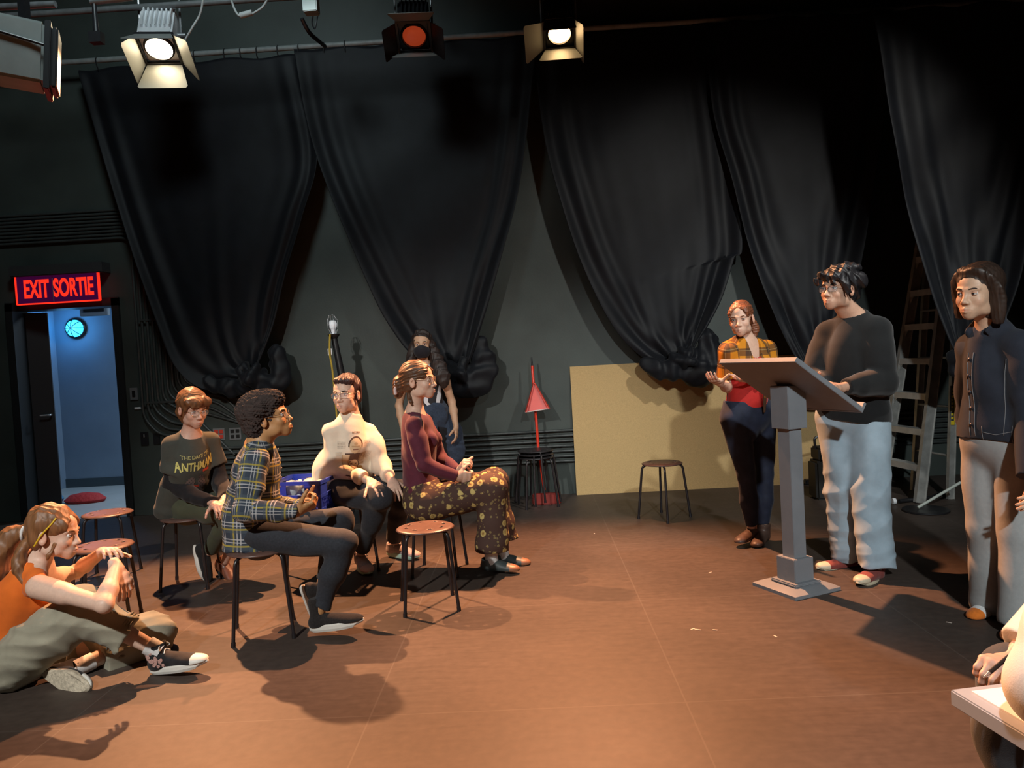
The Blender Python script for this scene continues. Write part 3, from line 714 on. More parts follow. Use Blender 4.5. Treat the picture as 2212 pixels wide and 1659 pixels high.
# ---------------------------------------------------------------- clothes
def grid_for(J, keys, pad, h): 
    pts = np.array([J[k] for k in keys]); return Fld(pts.min(0)-pad, pts.max(0)+pad, h)
def limb_uv(bones):
    """pattern coordinate: x around, y along the nearest bone"""
    def f(v):
        best = np.full(len(v), 9e9); out = np.zeros((len(v), 3))
        for (a, b_, r_, ref, o_) in bones:
            a = np.array(a, float); b_ = np.array(b_, float); ba = b_-a; L_ = np.linalg.norm(ba); t_ = ba/L_
            e = nrm(np.array(ref, float)-t_*(t_@np.array(ref, float))); g = np.cross(t_, e)
            q = v-a; al = q@t_; tt = np.clip(al, 0, L_); d = np.linalg.norm(q-tt[:, None]*t_, axis=1)/r_
            m_ = d < best; best[m_] = d[m_]
            out[m_, 0] = (np.arctan2(q@g, q@e)*r_+o_)[m_]; out[m_, 1] = (al+o_*1.7)[m_]; out[m_, 2] = o_
        return out
    return f
def top(P, name, m, sleeve=1., w=(1., 1., 1., 1.), d=(1., 1., 1., 1.), slr=(.062, .056, .048), low=0., neckhole=.066, neckdrop=0., amp=.005, freq=26, seed=1, h=.0064, k=.03, bust=0., collar=None, extra=None, uvf=None, hem=None, belly=0., cuff=0., vneck=None, cut=None, shw=.045):
    J = P['J']; s = P['s']; sh = P['sh']; nk = J['neck']; pel = J['pel']; ch = J.get('chest', nk*.72+pel*.28); wa = J.get('waist', nk*.36+pel*.64)
    up = nrm(nk-pel); fw = np.cross(up, sh)*1.; fw = nrm(np.cross(nrm(nk-pel), sh))   # up x right = forward
    keys = ['neck', 'pel', 'shR', 'shL', 'hipR', 'hipL']+(['elR', 'elL'] if sleeve > 0 else [])+(['wrR', 'wrL'] if sleeve > .5 else [])
    F_ = grid_for(J, keys, .20, h); T_ = grid_for(J, keys, .20, h); sw = P['sw']
    bot = pel-up*low; fr_ = dict(sh=sh, up=up, fw=fw, ch=ch, wa=wa, nk=nk, bot=bot)
    for q in 'RL':
        a, b_, wr = J['sh'+q], J['el'+q], J['wr'+q]
        if sleeve > 0:
            if sleeve < .5: e = a+(b_-a)*sleeve*2; F_.cone(a, e, slr[0]*s*.92, slr[1]*s, .035); n_ = b_-a
            else:
                F_.cone(a, b_, slr[0]*s*.90, slr[1]*s, .035); F_.cone(a*.65+b_*.35, a*.35+b_*.65, slr[0]*s*.98, (slr[0]*.5+slr[1]*.5)*s, .03); t_ = min(1, (sleeve-.5)*2); e = b_+(wr-b_)*t_; F_.cone(b_, e, slr[1]*s, slr[2]*s, .02); n_ = wr-b_
    if extra: extra(F_, dict(fr_, part='arms'))
    for q in 'RL':
        a, b_, wr = J['sh'+q], J['el'+q], J['wr'+q]
        if sleeve > 0:
            if sleeve < .5: e = a+(b_-a)*sleeve*2; n_ = b_-a
            else: e = b_+(wr-b_)*min(1, (sleeve-.5)*2); n_ = wr-b_
            F_.plane(e, n_, .003, e-.10, e+.10)
    T_.ssw([nk-up*.02, ch, wa, bot], [sw*.62*w[0], sw*.86*w[1], .140*s*w[2], .165*s*w[3]], [.072*s*d[0], .112*s*d[1], .105*s*d[2], .118*s*d[3]], sh, k)
    for q in 'RL':
        a = J['sh'+q]; T_.cone(nk-up*.004, a, shw*s, slr[0]*s*.80, .04)
        if sleeve <= 0: T_.cone(a, a+(ch-a)*.3, slr[0]*s*.7, slr[0]*s*.8, .03)
        if bust: T_.ell(ch+fw*(.085*s*d[1])+sh*(1 if q == 'R' else -1)*.068*s-up*.02, np.array([.062, .05, .06])*s*bust, None, .035)
    if belly: T_.ell(wa+fw*.05-up*.04, np.array([.12, .09, .12])*s*belly, None, .05)
    if extra: extra(T_, dict(fr_, part='torso'))
    T_.plane(bot if hem is None else hem, -up)
    F_.comb((slice(None),)*3, T_.D, .03, 'add'); del T_
    F_.ripple(amp, freq, seed, ridge=False)
    nh = nk+up*(.025-neckdrop)+fw*.012
    F_.cone(nh, nh+up*.12+fw*.01, neckhole*s, neckhole*s*1.15, .006, 'sub')
    if vneck is not None:
        for (a, b_, ra, rb) in vneck(dict(sh=sh, up=up, fw=fw, ch=ch, wa=wa, nk=nk)): F_.cone(a, b_, ra, rb, .006, 'sub')
    if cut: cut(F_, dict(sh=sh, up=up, fw=fw, ch=ch, wa=wa, nk=nk, bot=bot))
    P['fr'] = dict(sh=sh, up=up, fw=fw, ch=ch, wa=wa, nk=nk, bot=bot)
    return F_.build(name, m, P['root'], uv=uvf)
def top_uv(P):
    J = P['J']; nk = J['neck']; pel = J['pel']; fw = nrm(np.cross(nrm(nk-pel), P['sh']))
    ch = J.get('chest', nk*.72+pel*.28); wa = J.get('waist', nk*.36+pel*.64)
    B = [(pel, wa, .14, fw, 0), (wa, nk, .14, fw, 0)]
    for q, o_ in (('R', .31), ('L', .77)): B += [(J['sh'+q], J['el'+q], .075, np.cross(P['sh'], J['el'+q]-J['sh'+q]) if abs(nrm(J['el'+q]-J['sh'+q])@fw) > .8 else fw, o_), (J['el'+q], J['wr'+q], .06, nrm([0, 0, 1.]), o_+.1)]
    return limb_uv(B)
def trousers(P, name, m, r=(.100, .075, .062, .055), waist=(.165, .115), hi=.06, end=1., amp=.005, freq=24, seed=2, h=.0075, flare=None, extra=None, uvf=None, ends=None, belt=None, k=.03, seat=1., rip2=None):
    J = P['J']; s = P['s']; pv = nrm(J['hipR']-J['hipL']); up = nrm(J['neck']-J['pel'])
    kk = ['pel', 'hipR', 'hipL', 'knR', 'knL', 'anR', 'anL']; F_ = grid_for(J, kk, .20, h); T_ = grid_for(J, kk, .20, h)
    wa = J.get('waist', J['neck']*.36+J['pel']*.64); tp = J['pel']+nrm(wa-J['pel'])*hi
    T_.ssw([tp+nrm(wa-J['pel'])*.03, J['pel'], (J['hipR']+J['hipL'])/2], [waist[0]*s*.92, waist[0]*s, waist[0]*s*.98], [waist[1]*s*.9, waist[1]*s, waist[1]*s*seat], pv, k)
    T_.plane(tp, nrm(wa-J['pel']), .003)
    cuts = []
    for q in 'RL':
        a, b_, w = J['hip'+q], J['kn'+q], J['an'+q]; en = end if not ends else ends[q]
        F_.cone(a, b_, r[0]*s, r[1]*s, .045)
        e = b_+(w-b_)*en; mid = (b_+e)/2
        F_.cone(b_, mid, r[1]*s*.98, r[2]*s, .02); F_.cone(mid, e, r[2]*s, r[3]*s, .02); cuts.append((e, w-b_))
    if extra: extra(F_)
    for e, n_ in cuts: F_.plane(e, n_, .003, e-.14, e+.14)
    F_.comb((slice(None),)*3, T_.D, .03, 'add'); del T_
    F_.ripple(amp, freq, seed, ridge=False)
    if rip2: F_.ripple(rip2[0], rip2[1], seed+50, aniso=(.7, .7, 1.3), mask=lambda p: np.clip((rip2[2]-p[:, 2])/.25, 0, 1))
    return F_.build(name, m, P['root'], uv=uvf)
# ---------------------------------------------------------------- shoes
def shoe(P, ank, toe_dir, up=(0, 0, 1), kind='low', m_up=None, m_sole=None, L_=.275, name='shoe', laces=None, label=None, heel=.062, m_toe=None, sole_t=.026, extra=None, wscale=1.):
    """ank = ankle joint; the sole's plane lies below it"""
    f = nrm(toe_dir); u = nrm(np.array(up, float)-f*(f@np.array(up, float))); r_ = np.cross(f, u)
    R_ = np.stack([r_, f, u], 1); org = np.array(ank, float)-u*(.095)     # floor under the ankle
    k = L_/.275; F_ = Fld((-.07, -.09*k, -.01), (.07, .23*k, .17), .0038)
    yh = -heel
    F_.ssw([(0, yh+.020, .045), (0, yh+.08*k, .048), (0, yh+.16*k, .040), (0, yh+.225*k, .030), (0, yh+.258*k, .026)],
           [.028*wscale, .031*wscale, .041*wscale, .040*wscale, .024*wscale], [.030, .032, .026, .021, .016], (1, 0, 0), .014)
    if kind == 'high': F_.cone((0, yh+.047, .05), (0, yh+.044, .14), .040, .048, .02); F_.cone((0, yh+.05, .07), (0, yh+.15*k, .045), .032, .026, .02)
    elif kind == 'sock': F_.cone((0, yh+.045, .05), (0, yh+.050, .15), .034, .036, .02)
    else: F_.cone((0, yh+.047, .05), (0, yh+.044, .082), .036, .042, .02); F_.cone((0, yh+.05, .06), (0, yh+.14*k, .045), .028, .026, .02)
    F_.plane((0, 0, sole_t*.7), (0, 0, -1), .002)
    if kind == 'high': F_.plane((0, 0, .135), (0, -.1, 1), .002); F_.cone((0, yh+.047, .132), (0, yh+.047, .17), .040, .046, .004, 'sub')
    if kind == 'low': F_.plane((0, 0, .088), (0, .15, 1), .002); F_.cone((0, yh+.047, .084), (0, yh+.047, .12), .034, .04, .004, 'sub')
    Mx = M4(R_, org)
    mm = m_up
    if m_toe is not None: mm = ([m_up, m_toe], lambda c_: (c_[:, 1] > yh+.215*k))
    o = F_.build(name, mm, P['root'], M=Mx, keep=False)
    if label: o['label'] = label
    if m_sole:
        n = 40; out = []
        for i in range(n):
            a = 2*PI*i/n; y_ = yh+.134*k+(.138*k)*math.cos(a)*-1; tt = (y_-yh)/(.268*k)
            wd = (.034+.014*math.sin(PI*min(1, max(0, (tt-.25)/.9))))*wscale; out.append((math.sin(a)*wd*(1 if abs(math.sin(a)) > .2 else 1), y_, 0))
        sb = MB(); tz = sole_t
        ring = lambda g, z: [(x*g, (y_-(yh+.134*k))*g+(yh+.134*k), z+(.010 if (y_ > yh+.24*k) else 0)*(1-z/tz)) for x, y_, _ in out]
        v = ring(.95, 0)+ring(1.04, tz*.35)+ring(1.03, tz*.8)+ring(.98, tz); fs = [list(range(n))[::-1]]
        for j in range(3): fs += [[j*n+i, j*n+(i+1) % n, (j+1)*n+(i+1) % n, (j+1)*n+i] for i in range(n)]
        fs.append([3*n+i for i in range(n)]); sl = mesh_obj('sole', v, fs, m_sole, o, False)
    if laces:
        lb = MB()
        for i in range(laces[1]):
            y0 = yh+.085*k+i*.016*k; z0 = (.078 if kind == 'high' else .076)-i*.0065
            if kind == 'high' and i < 2: z0 += .022-.012*i; y0 -= .004
            lb.tube(crv([(-.024, y0, z0-.012), (0, y0+.006, z0+.004), (.024, y0+.012, z0-.010)], 4), .0030, 6)
            lb.tube(crv([(.024, y0, z0-.012), (0, y0+.006, z0+.004), (-.024, y0+.012, z0-.010)], 4), .0030, 6)
        y0 = yh+.075*k; z0 = .085+(.03 if kind == 'high' else 0)
        for q in (-1, 1): lb.tube(crv([(0, y0, z0), (q*.025, y0+.005, z0+.012), (q*.042, y0+.01, z0-.004), (q*.02, y0+.006, z0-.004), (0, y0, z0)], 4), .0026, 6)
        mesh_obj('laces', lb.v, lb.f, laces[0], o, True)
    return o, Mx
# ---------------------------------------------------------------- prints laid on a garment
def bvh(o):
    me = o.data; n = len(me.vertices); co = np.empty(n*3, np.float32); me.vertices.foreach_get('co', co)
    f = np.empty(len(me.polygons)*4, np.int32); me.loops.foreach_get('vertex_index', f)
    return BVHTree.FromPolygons(co.reshape(-1, 3).astype(float).tolist(), f.reshape(-1, 4).tolist())
def lay(o, P, O, ex, ey, n_, pts, lift=.0025):
    """drop plane points (x,y) at O+x*ex+y*ey onto garment o along -n_"""
    T = P.setdefault('bvh_'+o.name, bvh(o)) if True else None; off = np.array(P['root'].location); out = []
    for (x, y_) in pts:
        p = O+ex*x+ey*y_+n_*.25-off; h_ = T.ray_cast(Vector(p), Vector(-n_), .6)
        out.append(None if h_[0] is None else np.array(h_[0])+np.array(n_)*lift)
    return out
def decal(o, P, name, O, ex, ey, n_, fn, W_, H_, nx, ny, label=None, rough=.8):
    """coloured print: fn(u,v) -> rgb arrays or nan where bare cloth shows"""
    xs = np.linspace(-W_/2, W_/2, nx+1); ys = np.linspace(-H_/2, H_/2, ny+1)
    pts = [(x, y_) for y_ in ys for x in xs]; L_ = lay(o, P, O, ex, ey, n_, pts)
    uc = (xs[:-1]+xs[1:])/2; vc = (ys[:-1]+ys[1:])/2; U, V = np.meshgrid(uc, vc); C = fn(U, V)
    vs = []; idx = {}; fs = []; cl = []
    for j in range(ny):
        for i in range(nx):
            if np.isnan(C[j, i, 0]): continue
            q = [j*(nx+1)+i, j*(nx+1)+i+1, (j+1)*(nx+1)+i+1, (j+1)*(nx+1)+i]
            if any(L_[k] is None for k in q): continue
            for k in q:
                if k not in idx: idx[k] = len(vs); vs.append(L_[k])
            fs.append([idx[k] for k in q]); cl.append(C[j, i])
    me = bpy.data.meshes.new(name); me.from_pydata([tuple(v) for v in vs], [], fs); me.update()
    ca = me.color_attributes.new('Col', 'FLOAT_COLOR', 'CORNER'); ca.data.foreach_set('color', np.repeat(np.c_[np.array(cl), np.ones(len(cl))], 4, 0).astype(np.float32).ravel())
    me.materials.append(mat('print_ink', (.5, .5, .5), rough, attr='Col', spec=.2)); me.polygons.foreach_set('use_smooth', [True]*len(me.polygons))
    d = link(bpy.data.objects.new(name, me)); d.parent = o
    if label: d['label'] = label
    return d
def rast(txt, size, sx=1., bold=0.):
    """font outline triangles for point-in-text tests"""
    c = bpy.data.curves.new('t', 'FONT'); c.body = txt; c.size = size; c.align_x = 'CENTER'; c.align_y = 'CENTER'; c.offset = bold
    t = link(bpy.data.objects.new('t', c)); dg = bpy.context.evaluated_depsgraph_get(); me = bpy.data.meshes.new_from_object(t.evaluated_get(dg)); bpy.data.objects.remove(t)
    T = []
    me.calc_loop_triangles()
    for lt_ in me.loop_triangles: T.append([(me.vertices[i].co.x*sx, me.vertices[i].co.y) for i in lt_.vertices])
    bpy.data.meshes.remove(me); T = np.array(T)
    def inside(U, V):
        r_ = np.zeros(U.shape, bool)
        for a, b_, c_ in T:
            d1 = (U-b_[0])*(a[1]-b_[1])-(a[0]-b_[0])*(V-b_[1]); d2 = (U-c_[0])*(b_[1]-c_[1])-(b_[0]-c_[0])*(V-c_[1]); d3 = (U-a[0])*(c_[1]-a[1])-(c_[0]-a[0])*(V-a[1])
            r_ |= ~(((d1 < 0) | (d2 < 0) | (d3 < 0)) & ((d1 > 0) | (d2 > 0) | (d3 > 0)))
        return r_
    return inside
# ================================================================ drapes, pipes
def D(px, py, Y): return A(px, py, Y)
YC = 7.12
PAN = [
 ('black drape knotted behind the plaid-shirted person, nearest the doorway', [(168, 150), (225, 330), (262, 460), (305, 590), (345, 700), (385, 790), (440, 838), (505, 838), (548, 812)], [(648, 118), (690, 335), (660, 470), (622, 600), (596, 700), (566, 780), (552, 808)], YC, YC, (545, 815), [((590, 750), (608, 800), (595, 832), (560, 825), .075), ((440, 822), (480, 836), (520, 836), (550, 820), .055)], 1),
 ('black drape knotted behind the masked person', [(640, 108), (664, 240), (694, 350), (745, 480), (800, 610), (845, 700), (905, 775), (985, 805)], [(1165, 75), (1142, 290), (1120, 430), (1085, 560), (1050, 680), (1020, 770), (1000, 800)], YC, YC, (992, 806), [((1030, 735), (1048, 795), (1025, 832), (985, 835), .09), ((915, 790), (950, 815), (985, 828), (1005, 810), .055)], 2),
 ('black drape knotted in front of the tan board', [(1150, 78), (1172, 280), (1205, 420), (1255, 570), (1320, 700), (1385, 770), (1440, 792), (1475, 775)], [(1540, 52), (1596, 500), (1580, 560), (1555, 640), (1525, 700), (1500, 740), (1485, 770)], YC, YC, (1478, 778), [((1385, 780), (1420, 797), (1455, 803), (1490, 798), .06), ((1525, 720), (1540, 775), (1522, 806), (1480, 808), .095)], 3),
 ('black drape hanging behind the person in the black sweater', [(1515, 55), (1530, 240), (1570, 380), (1605, 520), (1645, 640), (1690, 740), (1730, 800), (1770, 815)], [(1925, 22), (1905, 230), (1878, 400), (1852, 560), (1830, 680), (1805, 770), (1785, 810)], YC, 6.75, (1778, 815), [((1812, 750), (1818, 800), (1798, 832), (1770, 835), .07)], 4),
 ('black drape hanging in front of the ladder', [(1895, 22), (1912, 190), (1940, 370), (1968, 500), (1995, 600), (2022, 690), (2050, 760), (2085, 790)], [(2480, -20), (2300, 200), (2215, 470), (2190, 590), (2155, 690), (2125, 760), (2100, 790)], 5.75, 5.35, (2090, 790), [((2062, 765), (2068, 790), (2080, 805), (2095, 798), .045)], 5),
]
for lab, Lp, Rp, Ya, Yb, kc, tails, sd in PAN:
    yy = lambda p: Ya+(Yb-Ya)*min(1, max(0, (p[0]-Lp[0][0])/(Rp[0][0]-Lp[0][0])))
    L3 = [D(p[0], p[1], yy(p)) for p in Lp]; R3 = [D(p[0], p[1], yy(p)) for p in Rp]
    L3 = [q+np.array([0, .05*(sd % 2)-.02, 0]) for q in L3]
    rt_ = drape(lab, L3, R3, Ya, seed=sd*3, folds=4+sd % 2)
    yk = yy(kc)-.05
    knot(rt_, D(kc[0], kc[1], yk), .11, sd, [[D(t_[0], t_[1], yk-.02*i) for i, t_ in enumerate(tl[:-1])]+[tl[-1]] for tl in tails])
def pipe(p, q, r, label, m=m_steel, name='grid_pipe'):
    o = MB().cyl(p, q, r, n=18).build(name, m); return tag(o, label, 'pipe')
m_gpipe = mat('grey_pipe', (.16, .17, .175), .45, metal=.3, nz=(20, .15))
zc = D(400, 118, YC)[2]
pp = D(2500, -20, YC)
curt_rail = MB().tube([(XL, YC, zc), (5.5, YC, zc)], .024, 16).build('curtain_rail', mat('rail_grey', (.22, .24, .24), .5, nz=(20, .15))); tag(curt_rail, 'long grey curtain rail pipe carrying the black drapes along the back wall', 'pipe')
for i, px in enumerate([210, 290, 345, 420, 485, 520, 555, 600, 645, 700, 745]):
    c = D(px, 118-(px-400)*.058, YC); o = MB()
    o.tube([(c[0], YC, zc+.028), (c[0], YC-.03, zc), (c[0], YC-.02, zc-.05), (c[0]+.005, YC, zc-.09)], .006, 6)
    o = o.build('curtain_tie', m_black); tag(o, 'small black tie looping the drape to the curtain rail', 'tie', 'curtain ties along the rail')
# overhead grid: long pipes crossing the stage, and their hangers
for i, (y_, z_) in enumerate(((6.15, 4.28), (5.55, 4.36), (3.9, 4.5), (2.4, 4.5))):
    pipe((XL, y_, z_), (XR, y_, z_), .024, ['lighting pipe that carries the fresnel lanterns', 'overhead lighting pipe next in front of the lantern pipe', 'overhead lighting pipe across the middle of the room', 'overhead lighting pipe nearest the camera'][i], m_gpipe)
p0 = D(-10, 16, 5.2); p1 = D(120, 9, 5.2); pipe(p0, p1, .022, 'short pale pipe end at the top left corner, above the flood housing', m_steel, 'pipe_stub')
p0 = D(196, 4, 5.2); p1 = D(285, -6, 5.2); pipe(p0, p1, .022, 'short pale pipe end left of the brightest lantern', m_steel, 'pipe_stub')
pm = MB(); 
for px, y0_, y1_ in ((203, 6, 84),):
    a = D(px, y0_, 5.2); b_ = D(px+6, y1_, 5.2); pm.tube([a, b_], [.014, .02], 10); pm.box(b_-[.04, .03, .03], b_+[.04, .03, .04])
tag(pm.build('pipe_clamp', m_black), 'dark clamp hanging below the short pale pipe', 'clamp')
# ---------------------------------------------------------------- fresnel lanterns
def lantern(c, tgt, s, label, lit, body_m, flaps, roll=0., group=None):
    d = nrm(np.array(tgt)-c); rt_ = nrm(np.cross(d, [0, 0, 1.])); up = np.cross(rt_, d)
    R_ = np.stack([rt_, up, -d], 1); Mx = M4(R_, c); t = thing('stage_lantern', label, 'stage light', c, group)
    b_ = MB(); b_.box((-.115*s, -.12*s, -.0*s), (.115*s, .12*s, .27*s), Mx, .012*s)
    for i in range(7): b_.box((-.105*s+i*.03*s, -.145*s, .05*s), (-.095*s+i*.03*s, .145*s, .25*s), Mx)
    b_.build('housing', body_m, t)
    l_ = MB(); l_.lathe([(.105*s, .01*s), (.10*s, -.012*s), (.088*s, -.02*s), (.084*s, .002*s)], Mx, 32); l_.build('lens_ring', m_black, t)
    MB().lathe([(.086*s, -.002*s), (.07*s, -.014*s), (.04*s, -.022*s), (0, -.025*s)], Mx, 32).build('lens', lit, t)
    fr_ = MB(); 
    for a in range(4): fr_.box((-.125*s, .112*s, -.03*s), (.125*s, .128*s, -.005*s), Mx @ Matrix.Rotation(a*PI/2, 4, 'Z'))
    fr_.build('gel_frame', m_black, t)
    for a, ang, ln, mm in flaps:   # a: 0 top 1 left 2 bottom 3 right ; ang from the beam axis
        Mf = Mx @ Matrix.Rotation(a*PI/2, 4, 'Z') @ Matrix.Translation((0, .122*s, -.02*s)) @ Matrix.Rotation(math.radians(ang), 4, 'X')
        w0, w1 = .115*s, .115*s*(1.45 if ln > .14 else 1.1)
        v = [Mf @ Vector(p) for p in ((-w0, 0, 0), (w0, 0, 0), (w1, 0, -ln*s), (w1*.92, 0, -ln*s*1.08), (-w1*.92, 0, -ln*s*1.08), (-w1, 0, -ln*s))]
        n_ = (Mf.to_3x3() @ Vector((0, .003*s, 0))); MB().poly([x[:] for x in v], n_[:]).build('barn_door', mm, t)
    y_ = MB(); ph = .135*s; hz = np.array([0, 0, 1.])
    top_ = c+hz*.30*s; a1 = c+rt_*ph-d*.13*s*0; 
    pv = c-d*.12*s
    y_.tube(fillet([pv+rt_*ph, pv+rt_*ph+hz*.31*s, pv-rt_*ph+hz*.31*s, pv-rt_*ph], .03*s), .0085*s, 8); y_.cyl(pv+rt_*.11*s, pv+rt_*.165*s, .018*s); y_.cyl(pv-rt_*.11*s, pv-rt_*.165*s, .018*s)
    y_.build('yoke', m_steel, t)
    cl = MB(); q = pv+hz*.31*s; zt = 4.28; cl.cyl(q, (q[0], q[1], max(zt, q[2]+.05)), .010*s); cl.box((q[0]-.03*s, q[1]-.03*s, q[2]+.02*s), (q[0]+.03*s, q[1]+.03*s, q[2]+.10*s)); cl.build('clamp', m_steel, t)
    return t
g_on = mat('lens_lit', (1, .9, .8), .3, emit=(1.0, .80, .52), es=34); g_on2 = mat('lens_warm', (1, .8, .6), .3, emit=(1.0, .62, .28), es=14)
g_dim = mat('lens_dull_orange', (.35, .05, .02), .25, emit=(.6, .07, .02), es=.28)  # emission gives this lens a weak orange glow
m_sil = mat('silver_housing', (.85, .87, .9), .4, metal=.25); m_gal = mat('barn_grey', (.20, .21, .20), .5, metal=.2)
lantern(LA+[0, .06, .08], LA+[.10, -.62, -1.15], 1.15, 'brightly lit silver lantern with an open barn door, at upper left', g_on, m_sil, [(0, 30, .17, m_gal), (1, 42, .16, m_gal), (2, 5, .20, m_gal), (3, 20, .15, m_gal)])
LB = D(893, 84, 6.2)
lantern(LB+[0, .06, .05], LB+[.05, -.75, -1.05], 1.08, 'black lantern with a dull orange, weakly glowing lens, between the two lit ones', g_dim, m_black, [(0, 50, .15, m_gal), (1, 40, .14, m_black), (2, -25, .20, m_gal), (3, 40, .14, m_black)])
lantern(LC+[0, .06, .07], LC+[-.03, -.66, -1.05], 1.02, 'black lantern glowing warm white, right of centre at the top', g_on2, m_black, [(0, 8, .13, m_black), (1, 20, .15, m_gal), (2, -15, .20, m_gal), (3, 55, .17, m_gal)])
# flood housing at the far left, hanging cables, small dimmer box
c = D(22, 108, 4.3); t = thing('flood_housing', 'large pale grey rectangular lamp housing cut by the left edge near the top', 'stage light', c)
Mx = Matrix.Translation(Vector(c)) @ Matrix.Rotation(.5, 4, 'Z') @ Matrix.Rotation(.10, 4, 'Y') @ Matrix.Rotation(.10, 4, 'X')
MB().box((-.42, -.12, -.17), (.17, .2, .16), Mx, .015).build('housing', mat('flood_grey', (.34, .38, .37), .45, nz=(8, .1)), t)
MB().box((.17, -.13, -.20), (.20, .22, .17), Mx, .005).box((.20, -.10, -.18), (.235, .19, .15), Mx, .01).build('end_cap', mat('flood_dark', (.05, .055, .06), .4), t)
MB().tube([Mx @ Vector(p) for p in ((-.42, -.13, .10), (.1, -.13, .04), (.17, -.135, .03))], .008, 8).build('seam_rod', m_black, t)
MB().box((-.3, 0, .16), (-.25, .05, 4.45-c[2]+.02), Matrix.Translation(Vector(c))).build('hanger', m_black, t)
MB().box((.06, 0, .16), (.1, .05, 4.45-c[2]+.02), Matrix.Translation(Vector(c))).build('hanger', m_black, t)
cb = MB().tube(crv([D(440, -8, 6.0), D(432, 30, 6.0), D(415, 60, 6.0), D(395, 95, 6.05)], 8), .008, 8).build('power_cable', mat('cable_white', (.5, .52, .52), .5)); tag(cb, 'pale cable curving down to the brightest lantern', 'cable')
cb = MB().tube(crv([D(498, -6, 5.9), D(506, 18, 5.9), D(517, 34, 5.9), D(535, 33, 5.9), D(550, 27, 5.9), D(568, 14, 5.9), D(580, -6, 5.9)], 8), .008, 8)
q0 = D(519, 34, 5.9); q1 = D(545, 27, 5.9); cb.cyl(q0, q1, .022); cb = cb.build('power_cable', mat('cable_grey', (.4, .42, .42), .5)); tag(cb, 'pale looped cable with a connector hanging from the grid', 'cable')
t = thing('dimmer_box', 'small grey box with cords hanging from the grid left of the dull orange lantern', 'box', D(672, 20, 6.0))
a = D(672, 12, 6.0); MB().box(a-[.055, .05, .06], a+[.055, .05, .07], bev=.006).build('case', mat('box_grey', (.30, .33, .32), .4, metal=.2), t)
MB().tube(crv([D(676, 35, 6), D(674, 50, 6), D(680, 62, 5.98), D(684, 45, 5.98), D(686, 36, 6)], 5), .006, 6).tube(crv([D(652, 40, 6.0), D(668, 70, 6.1), D(690, 90, 6.3), D(702, 100, 6.5)], 6), .016, 8).build('cord', m_black, t)
# ---------------------------------------------------------------- stools
m_seat = mat('stool_seat', (.10, .055, .045), .38, nz=(30, .15)); m_leg = mat('stool_leg', (.016, .014, .016), .3, nz=(30, .1))
m_seatb = mat('stool_seat_black', (.022, .02, .022), .4, nz=(30, .15)); m_cap = mat('stool_rivet', (.7, .7, .72), .2, metal=.9)
def stool_proto(m_s):
    """round steel stool, eight slots in the seat, four bent tube legs; base at the origin"""
    t = thing('stool', None, 'stool', (0, 0, 0)); b_ = MB(); n = 48
    R0 = .162; holes = 8; rh = .105
    bm = bmesh.new()
    # seat disc with slots: ring grid with faces left out at the slots
    rr = [0, .03, .06, .088, .097, .106, .115, .125, .145, .156, .162]; zz = [.449, .449, .449, .449, .449, .449, .449, .4485, .447, .443, .437]
    g = []
    for i, r_ in enumerate(rr):
        g.append([bm.verts.new((r_*math.cos(2*PI*k/n), r_*math.sin(2*PI*k/n), zz[i])) for k in range(n)] if i else [bm.verts.new((0, 0, zz[0]))])
    for k in range(n): bm.faces.new((g[0][0], g[1][k], g[1][(k+1) % n]))
    for i in range(1, len(rr)-1):
        for k in range(n):
            if 4 <= i <= 5 and (k % 6) in (0, 1): continue
            bm.faces.new((g[i][k], g[i+1][k], g[i+1][(k+1) % n], g[i][(k+1) % n]))
    me = bpy.data.meshes.new('seat'); bm.to_mesh(me); bm.free(); me.materials.append(m_s); me.polygons.foreach_set('use_smooth', [True]*len(me.polygons))
    o = link(bpy.data.objects.new('seat', me)); o.parent = t; sm = o.modifiers.new('s', 'SOLIDIFY'); sm.thickness = .006; sm.offset = -1
    for k in range(4):
        a = PI/4+k*PI/2; u = np.array([math.cos(a), math.sin(a), 0])
        l_ = MB(); l_.tube(fillet([u*.06+[0, 0, .430], u*.158+[0, 0, .428], u*.205+[0, 0, .012]], .05, 8), .0095, 12)
        l_.cyl(u*.2055+[0, 0, .0], u*.204+[0, 0, .022], .0115); l_.build('leg', m_leg, t, off=(0, 0, 0))
    c_ = MB()
    for k in range(4):
        a = PI/4+k*PI/2; u = np.array([math.cos(a), math.sin(a), 0]); c_.cyl(u*.150+[0, 0, .4405], u*.152+[0, 0, .428], .005, n=8)
    c_.build('rivets', m_cap, t, off=(0, 0, 0))
    return t
ST = {}
def stool(xy, rz, label, dark=False, z=0., group='round stools with slotted seats'):
    k = 'b' if dark else 'a'
    if k not in ST: ST[k] = o = stool_proto(m_seatb if dark else m_seat)
    else: o = copy_tree(ST[k])
    o.location = (xy[0], xy[1], z); o.rotation_euler = (0, 0, rz); o['label'] = label; o['group'] = group; o['category'] = 'stool'; return o
def rz_of(p, q): return math.atan2(q[1]-p[1], q[0]-p[0])
def by_front(p, q):
    """stool centre and turn from its two near foot points"""
    p = np.array(p[:2]); q = np.array(q[:2]); d = nrm(np.r_[q-p, 0])[:2]; n_ = np.array([-d[1], d[0]]); return (p+q)/2+n_*.145, math.atan2(d[1], d[0])
c, a = by_front(FL(879, 1333), FL(988, 1320)); stool(c, a, 'empty brown-seated stool standing alone in front, nearest the middle of the room'); S_A = c
c, a = by_front(FL(510, 1397), FL(630, 1379)); stool(c, a, 'stool under the person in the plaid shirt'); S_3 = c
stool(FL(415, 1262)[:2], .1, 'stool under the person in the dark printed t-shirt'); S_2 = FL(415, 1262)
c = FL(668, 1247)[:2]; stool(c, .35, 'stool carrying the blue crate'); S_C = c
